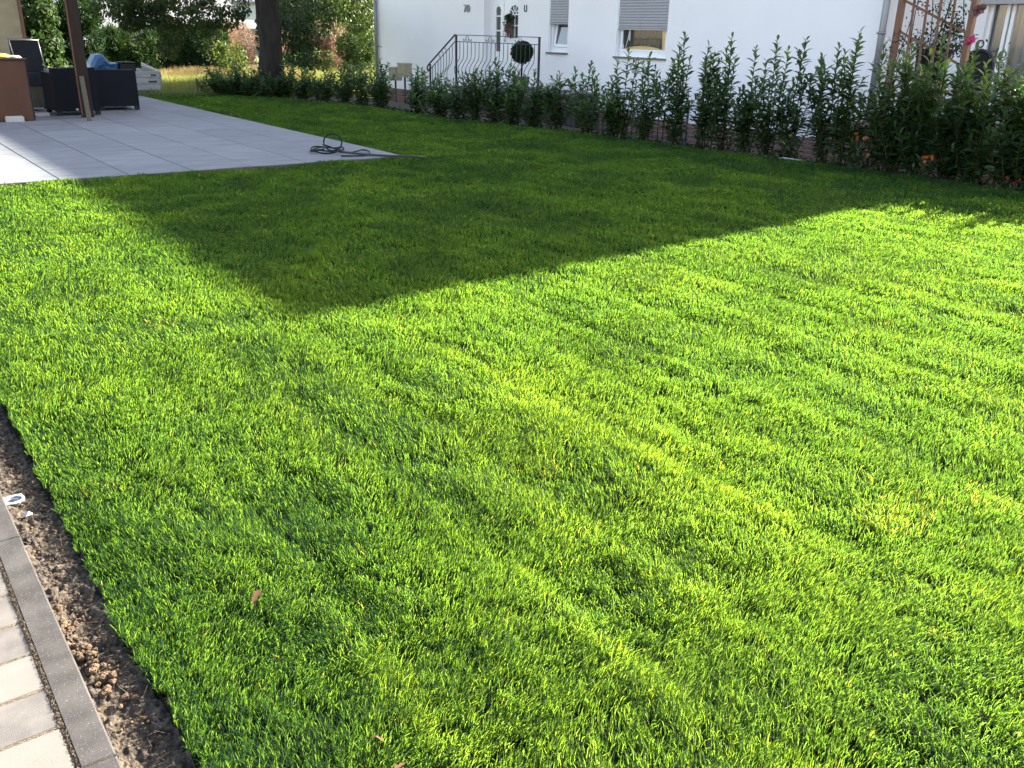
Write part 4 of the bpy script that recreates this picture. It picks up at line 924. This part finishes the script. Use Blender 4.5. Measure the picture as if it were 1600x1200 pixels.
hedge('ivy_hedge','tall dense light green leafy hedge beside the beige wall',36,106,-60,108,25,2.2,'ivy',.11,260,tm=T_DIAMOND,W=.09,cat='hedge')
hedge('conifer','feathery tall conifer just right of the wooden post',112,176,8,110,26,2.0,'thuja',.16,230,W=.05)
hedge('conifer','dark low conifer behind the trailer left of the hanging branch',178,262,54,116,27,1.8,'thuja',.17,200,group=None,W=.05)
hedge('conifer','wide dark low conifer standing behind the dry meadow strip',258,368,46,118,28,2.0,'thuja',.18,200,W=.05)
hedge('leafy_shrub','pale green wispy shrub left of the thick trunk',356,394,72,118,26,1.2,'limeleaf',.08,120,tm=T_DIAMOND,W=.045,cat='shrub')
hedge('leafy_shrub','loose green shrub with light tips above the left conifer',196,262,47,64,31,1.0,'limeleaf',.09,110,tm=T_DIAMOND,W=.05,cat='shrub')
hedge('russet_shrub','dry orange russet shrub peeking left behind the thick trunk',345,402,44,80,32,1.5,'brownleaf',.16,240,W=.035,cat='shrub')
hedge('russet_shrub','dry russet shrub between the trunk and the left branch plume',428,462,56,84,32,1.4,'brownleaf',.15,160,W=.03,cat='shrub')
hedge('russet_shrub','round feathery russet shrub left of the house corner',508,556,46,94,31,1.6,'brownleaf',.17,260,W=.035,cat='shrub')
hedge('round_shrub','rounded dark green vine covered shrub with bright lime top at the house corner',556,592,60,112,28,1.4,'ivy',.07,420,tm=T_DIAMOND,W=.045,cat='shrub')
hedge('grey_shrub','twiggy greyish shrub in front of the round russet shrub',528,560,82,118,29.5,1.0,'brownleaf',.09,110,tm=T_DIAMOND,W=.03,cat='shrub')
hedge('leafy_shrub','small yellow green shrub before the round russet shrub',500,526,80,120,28,1.0,'limeleaf',.08,160,tm=T_DIAMOND,W=.045,cat='shrub')
hedge('leafy_shrub','low green bush behind the laurels right of the trunk',436,500,92,120,27,1.2,'ivy',.09,130,tm=T_DIAMOND,W=.06,cat='shrub')
hedge('background_tree','dark leafy tree mass far behind the hanging branches',440,600,-40,60,36,3,'oak',.22,70,tm=T_LOBE,W=.16,cat='tree')
# meadow grass
def blades(name,m,n,xr,yr,hr,wd,label,zoff=-.09,cond=None,lean=.35,kind='stuff'):
    x=NR.uniform(*xr,n);y=NR.uniform(*yr,n)
    if cond is not None: k=cond(x,y);x=x[k];y=y[k];n=len(x)
    z=terr(x,y)-.02; h=NR.uniform(*hr,n)*(.6+.8*fbm(x*1.2,y*1.2,7)); D=rdir(n)*lean; D[:,2]=1
    a=NR.uniform(0,math.pi,n); N=np.stack([np.cos(a),np.sin(a),0*a],1)
    o=leafobj(name,m,None,np.stack([x,y,z],1),D,N,h,np.full(n,wd),T_SLIVER,np.clip(NR.normal(.45,.25,n),0,1)); return tag(o,label,'grass',kind=kind)
blades('meadow_grass','meadow',90000,(4.5,17),(19.2,31),(.06,.24),.014,'sunlit yellow green rough meadow grass behind the lawn')
blades('tall_dry_grass','tan',9000,(7.4,12),(25.8,27.8),(.12,.30),.012,'band of tall tan dry grass before the low conifers',lean=.2)
blades('edge_weeds','laurel',5000,(4.9,7.6),(18.95,19.5),(.05,.16),.012,'dark weeds fringing the far end of the lawn')
x,y=gnd(317,146); m=MB(); m.tube([(x,y+.3,-.1),(x,y+.3,.28)],.022,7); tag(m.build('wooden_stake','wood_g'),'short dark wooden stake at the far end of the lawn','stake')
# distant buildings
def far_house(name,px0,px1,pyt,pyb,Y,label,strip=None,mm='render'):
    x0,z1=onY(px0,pyt,Y); x1,_=onY(px1,pyt,Y); z0=-.3; zb=onY(px0,pyb,Y)[1]
    e=empty(name,((x0+x1)/2,Y+3,-.3),label,'building')
    m=MB(); m.box(x0,x1,Y,Y+8,zb,z1+2.2); m.build('wall',mm,e)
    m=MB(); m.box(x0+.001,x1-.001,Y+.03,Y+7.9,z0,zb); m.build('plinth','darkroof',e)
    m=MB(); zt=z1+2.2; m.add([(x0-.4,Y-.5,zt),(x1+.4,Y-.5,zt),(x1+.4,Y+4,zt+2.5),(x0-.4,Y+4,zt+2.5),(x0-.4,Y+8.5,zt),(x1+.4,Y+8.5,zt)],[(0,1,2,3),(3,2,5,4),(0,3,4),(1,5,2)]); m.build('roof','darkroof',e)
    return e,x0,x1
far_house('distant_house',190,352,20,38,52,'long white house with dark base glimpsed behind the hanging branches')
e,x0,x1=far_house('distant_garage',362,470,30,44,50,'pale grey building with white base seen beside the thick trunk')
_,za=onY(380,16,50); _,zb=onY(380,30,50); m=MB(); m.box(x0+.1,x1,49.95,49.99,zb,za+.3); m.build('cladding','greywall',e)
m=MB(); m.box(x0+.05,x1,49.80,49.998,za+.3,za+.45); m.build('gutter','darkroof',e)
far_house('distant_house',122,182,20,70,46,'tall pale grey house wall right of the wooden post')
# ------------------------------------------------------------------ trailer
def trailer():
    Y=19.95; x0,x1=2.6,5.86; z0,z1=.03,.43; D=1.5
    e=empty('garden_trailer',((x0+x1)/2,Y+D/2,-.05),'low flatbed trailer with worn white plank sides behind the black sofas','trailer')
    for y in (Y,Y+D): m=MB(); [m.box(x0,x1,y,y+.03,z0+.05+k*.128,z0+.165+k*.128,bev=.006) for k in range(3)]; m.build('side_board','trailer',e)
    for x in (x0,x1-.03): m=MB(); [m.box(x,x+.03,Y+.031,Y+D-.001,z0+.05+k*.128,z0+.165+k*.128) for k in range(3)]; m.build('end_board','trailer',e)
    m=MB(); m.box(x0+.01,x1-.01,Y+.005,Y+D+.02,z0-.02,z0+.045); m.build('bed_frame','wood_g',e)
    for x in (x1+.002,): m=MB(); m.box(x,x+.02,Y+.0,Y+.04,z0-.02,z1+.02); m.build('corner_post','zinc',e)
    m=MB(); m.box(x1-.22,x1-.05,Y-.012,Y-.001,z0+.20,z0+.235); m.box(x1-.16,x1-.05,Y-.012,Y-.001,z0+.33,z0+.36); m.build('latch','iron',e)
    for x in (x0+1.2,x0+2.0):
        m=MB(); m.lathe((x,Y+.2,.0),[(.001,-.06),(.10,-.06),(.16,-.05),(.16,.05),(.10,.06),(.001,.06)],18,axis='y'); m.build('wheel','dark',e)
trailer()
def tarp():
    Y=20.5; P=[(148,86),(158,84),(172,98),(186,98),(187,112),(176,112),(160,112),(140,112),(141,100)]
    vs=[];W_=[onY(px,py,Y) for px,py in P]; c=np.mean(W_,axis=0); n=len(W_)
    rg=np.random.default_rng(2); 
    vs=[(x,Y+rg.uniform(-.05,.05),z) for x,z in W_]+[(c[0]+(x-c[0])*.75,Y-.14+rg.uniform(-.04,.04),c[1]+(z-c[1])*.75) for x,z in W_]+[(c[0]+(x-c[0])*.4,Y-.18+rg.uniform(-.05,.05),c[1]+(z-c[1])*.4) for x,z in W_]+[(c[0],Y-.17,c[1])]+[(x,Y+.35,z) for x,z in W_]+[(c[0],Y+.4,c[1])]
    fs=[]
    for i in range(n):
        j=(i+1)%n; fs+=[(i,j,n+j,n+i),(n+i,n+j,2*n+j,2*n+i),(2*n+i,2*n+j,3*n),(j,i,3*n+1+i,3*n+1+j),(3*n+1+j,3*n+1+i,4*n+1)]
    m=MB(); m.add(vs,fs); tag(m.build('blue_tarp','blue'),'crumpled blue tarpaulin bundle lying on the trailer','tarp')
    x0,z0=onY(187,112,20.4);x1,z1=onY(209,98,20.4); m=MB(); m.box(x0,x1,20.3,20.7,.09,z1,bev=.02); m.box(x0-.01,x1+.01,20.29,20.71,z1,z1+.015,bev=.004); tag(m.build('dark_crate','dark'),'dark square crate standing on the trailer right of the blue tarp','crate')
    a=onY(212,101,20.9); b=onY(238,112,20.9); m=MB()
    m.add([(a[0],20.5,a[1]),(b[0],20.3,b[1]+.02),(b[0]+.05,21.1,b[1]+.10),(a[0]+.2,21.2,a[1]+.05),(a[0],20.5,.09),(b[0],20.3,.09),(b[0]+.05,21.1,.09),(a[0]+.2,21.2,.09)],[(0,1,2,3),(0,4,5,1),(1,5,6,2),(2,6,7,3),(3,7,4,0)])
    tag(m.build('grey_tarp','trailer'),'pale grey sheet covering the right end of the trailer load','tarp')
tarp()
# ------------------------------------------------------------------ our terrace: post, furniture, wall
def post():
    x,y=3.27,14.93; s=.075
    e=empty('veranda_post',(x,y,.03),'thick brown stained timber post standing on the patio before the black sofas','post')
    m=MB(); m.box(x-s,x+s,y-s,y+s,.03,2.75,bev=.0); m.build('beam','wood',e)
    m=MB(); m.box(x-s-.012,x-s-.001,y-s+.01,y-s+.05,.05,2.75); m.build('orange_edge','wood_o',e)  # thin orange strip down the left edge of the post
    xb,yb=gnd(140,189,.03); a=Vector((xb,yb,.03)); b=Vector((x-.03,y-s-.03,.62)); m=MB(); m.obox((a+b)/2,(1,0,0),(0,1,0),b-a,.03,.02,(b-a).length/2); tag(m.build('wooden_lath','wood_g'),'pale weathered lath leaning against the foot of the brown timber post','lath')
    c=empty('veranda_roof',(1.0,17,2.7),'veranda roof carried by the timber post','roof')
    m=MB(); m.box(-2,3.42,14.8,14.98,2.75,2.92); m.build('beam','wood',c); m=MB(); m.box(-2,3.5,14.7,20,2.93,3.0); m.build('roof_panel','darkroof',c)
post()
def sofa(name,x0,x1,y0,zt,label,dy,feet=True):
    e=empty(name,((x0+x1)/2,y0+dy/2,.03),label,'sofa','charcoal rattan sofa modules')
    m=MB(); z0=.09; m.box(x0,x1,y0,y0+.12,z0,zt,bev=.012); m.build('backrest','rattan',e)
    m=MB(); m.box(x0+.001,x0+.12,y0+.121,y0+dy,z0,zt-.08,bev=.01); m.build('armrest','rattan',e)
    m=MB(); m.box(x0+.121,x1-.001,y0+.121,y0+dy,z0,.34,bev=.01); m.build('seat','rattan',e)
    for fx in (x0+.001,x1-.071):
        for fy in (y0+.001,y0+dy-.06): m=MB(); m.box(fx,fx+.07,fy,fy+.055,.029,z0+.001); m.build('leg','dark',e)
    m=MB(); m.box(x0+.14,x1-.02,y0+.13,y0+dy-.02,.341,.44,bev=.03); m.build('cushion','dark',e)
sofa('rattan_sofa',2.92,3.54,15.25,.72,'black rattan sofa module directly behind the timber post, seen from its back',.8)
sofa('rattan_sofa',3.70,4.32,15.95,.66,'black rattan sofa module right of the timber post, seen from its back',.8)
m=MB(); x_,z_=onY(121,171,15.24); m.box(x_-.018,x_+.018,15.243,15.249,z_-.014,z_+.014); tag(m.build('care_label','offwhite'),'tiny white tag on the back of the left black sofa','tag')
def cabinet():
    x0,x1,y0,y1,zt=1.3,2.50,14.62,15.05,.86
    e=empty('cabinet',(1.9,14.8,.03),'reddish brown wooden cabinet cut by the left picture edge','cabinet')
    m=MB(); m.box(x0,x1-.018,y0,y0+.018,.035,zt-.02); m.build('back_panel','cabinet',e)
    m=MB(); m.box(x1-.018,x1,y0+.0185,y1,.035,zt-.02); m.build('side_panel','wood_o',e)
    m=MB(); m.box(x1-.0175,x1+.001,y0-.002,y0+.018,.035,zt-.02); m.build('edge_strip','dark',e)
    m=MB(); m.box(x0,x1-.02,y1-.018,y1,.035,zt-.02); m.build('side_panel','cabinet',e)
    m=MB(); m.box(x0-.02,x1+.015,y0-.015,y1+.02,zt-.019,zt+.006,bev=.003); m.build('top_board','wood',e)
cabinet()
def bag(name,c,r,m_,label,cat,seed):
    rg=np.random.default_rng(seed); mb=MB(); n=14; prof=[(.001,-.5),(.7,-.5),(1,-.25),(.95,.1),(.7,.38),(.35,.48),(.001,.5)]; vs=[]
    for q,z in prof:
        for k in range(n): a=2*math.pi*k/n; s=1+rg.uniform(-.09,.09); vs.append((c[0]+r[0]*q*math.cos(a)*s,c[1]+r[1]*q*math.sin(a)*s,c[2]+r[2]*z*(1 if z<0 else s)))
    mb.add(vs,[(i*n+k,i*n+(k+1)%n,(i+1)*n+(k+1)%n,(i+1)*n+k) for i in range(len(prof)-1) for k in range(n)],smooth=True); return tag(mb.build(name,m_),label,cat)
bag('yellow_cushion',(2.14,14.80,.90),(.22,.15,.066),'yellow','flat yellow cushion lying on top of the brown cabinet','cushion',4)
bag('cream_cloth',(2.38,14.83,.885),(.11,.12,.04),'offwhite','folded cream cloth beside the yellow cushion on the cabinet','cloth',6)
x0,_=onY(9,190,14.56); x1,_=onY(38,190,14.56); m=MB(); m.box(x0,x1,14.52,14.60,.029,.10,bev=.01); m.box(x0+.01,x1-.01,14.53,14.59,.101,.108); tag(m.build('white_box','offwhite'),'small white box on the patio at the foot of the brown cabinet','box')
def grill():
    Y=16.2; e=empty('grill',(2.85,Y+.3,.03),'black kettle cart grill with raised lid behind the cabinet','grill')
    m=MB(); a=(2.61,.80,1.08,3.0); m.add([(2.60,Y,1.08),(2.98,Y,1.08),(3.02,Y+.05,.62),(2.66,Y+.05,.62),(2.63,Y+.35,1.10),(2.98,Y+.35,1.10),(3.02,Y+.5,.62),(2.66,Y+.5,.62)],[(0,3,2,1),(0,1,5,4),(4,5,6,7),(1,2,6,5),(0,4,7,3)]); m.build('lid','dark',e)
    m=MB(); m.tube([(2.58,Y-.01,1.085),(3.0,Y-.01,1.085)],.009,6); m.tube([(2.985,Y-.01,1.08),(3.04,Y+.03,.62)],.008,6); m.tube([(2.585,Y-.01,1.08),(2.64,Y+.03,.70)],.008,6); m.build('handle','zinc',e)
    m=MB(); m.box(2.60,3.06,Y+.02,Y+.52,.42,.615,bev=.01); m.build('firebox','dark',e)
    m=MB(); m.box(3.065,3.35,Y+.05,Y+.5,.57,.60,bev=.004); m.build('side_shelf','dark',e)
    m=MB(); m.box(2.68,3.0,Y+.06,Y+.48,.08,.415); m.build('cupboard','wood_g',e)
    for x in (2.62,3.02):
        for y in (Y+.03,Y+.49): m=MB(); m.box(x-.015,x+.015,y-.015,y+.015,.029,.42); m.build('leg','dark',e)
grill()
def beige_wall():
    Y=18.0; e=empty('beige_wall',(1,Y+.1,.0),'beige textured end wall with orange timber edge at the left picture edge','wall')
    m=MB(); m.box(-2.5,3.10,Y,Y+.12,-.05,2.9); m.build('board','wallbeige',e)
    m=MB(); m.box(3.102,3.15,Y-.02,Y+.14,-.05,2.9); m.build('edge_trim','wood_o',e)
beige_wall()
x,y=gnd(66,181,.03); m=MB(); m.box(x-.08,x+.10,y-.04,y+.08,.029,.075,bev=.006); tag(m.build('concrete_block','offwhite'),'small pale block on the patio between cabinet and black sofa','block')
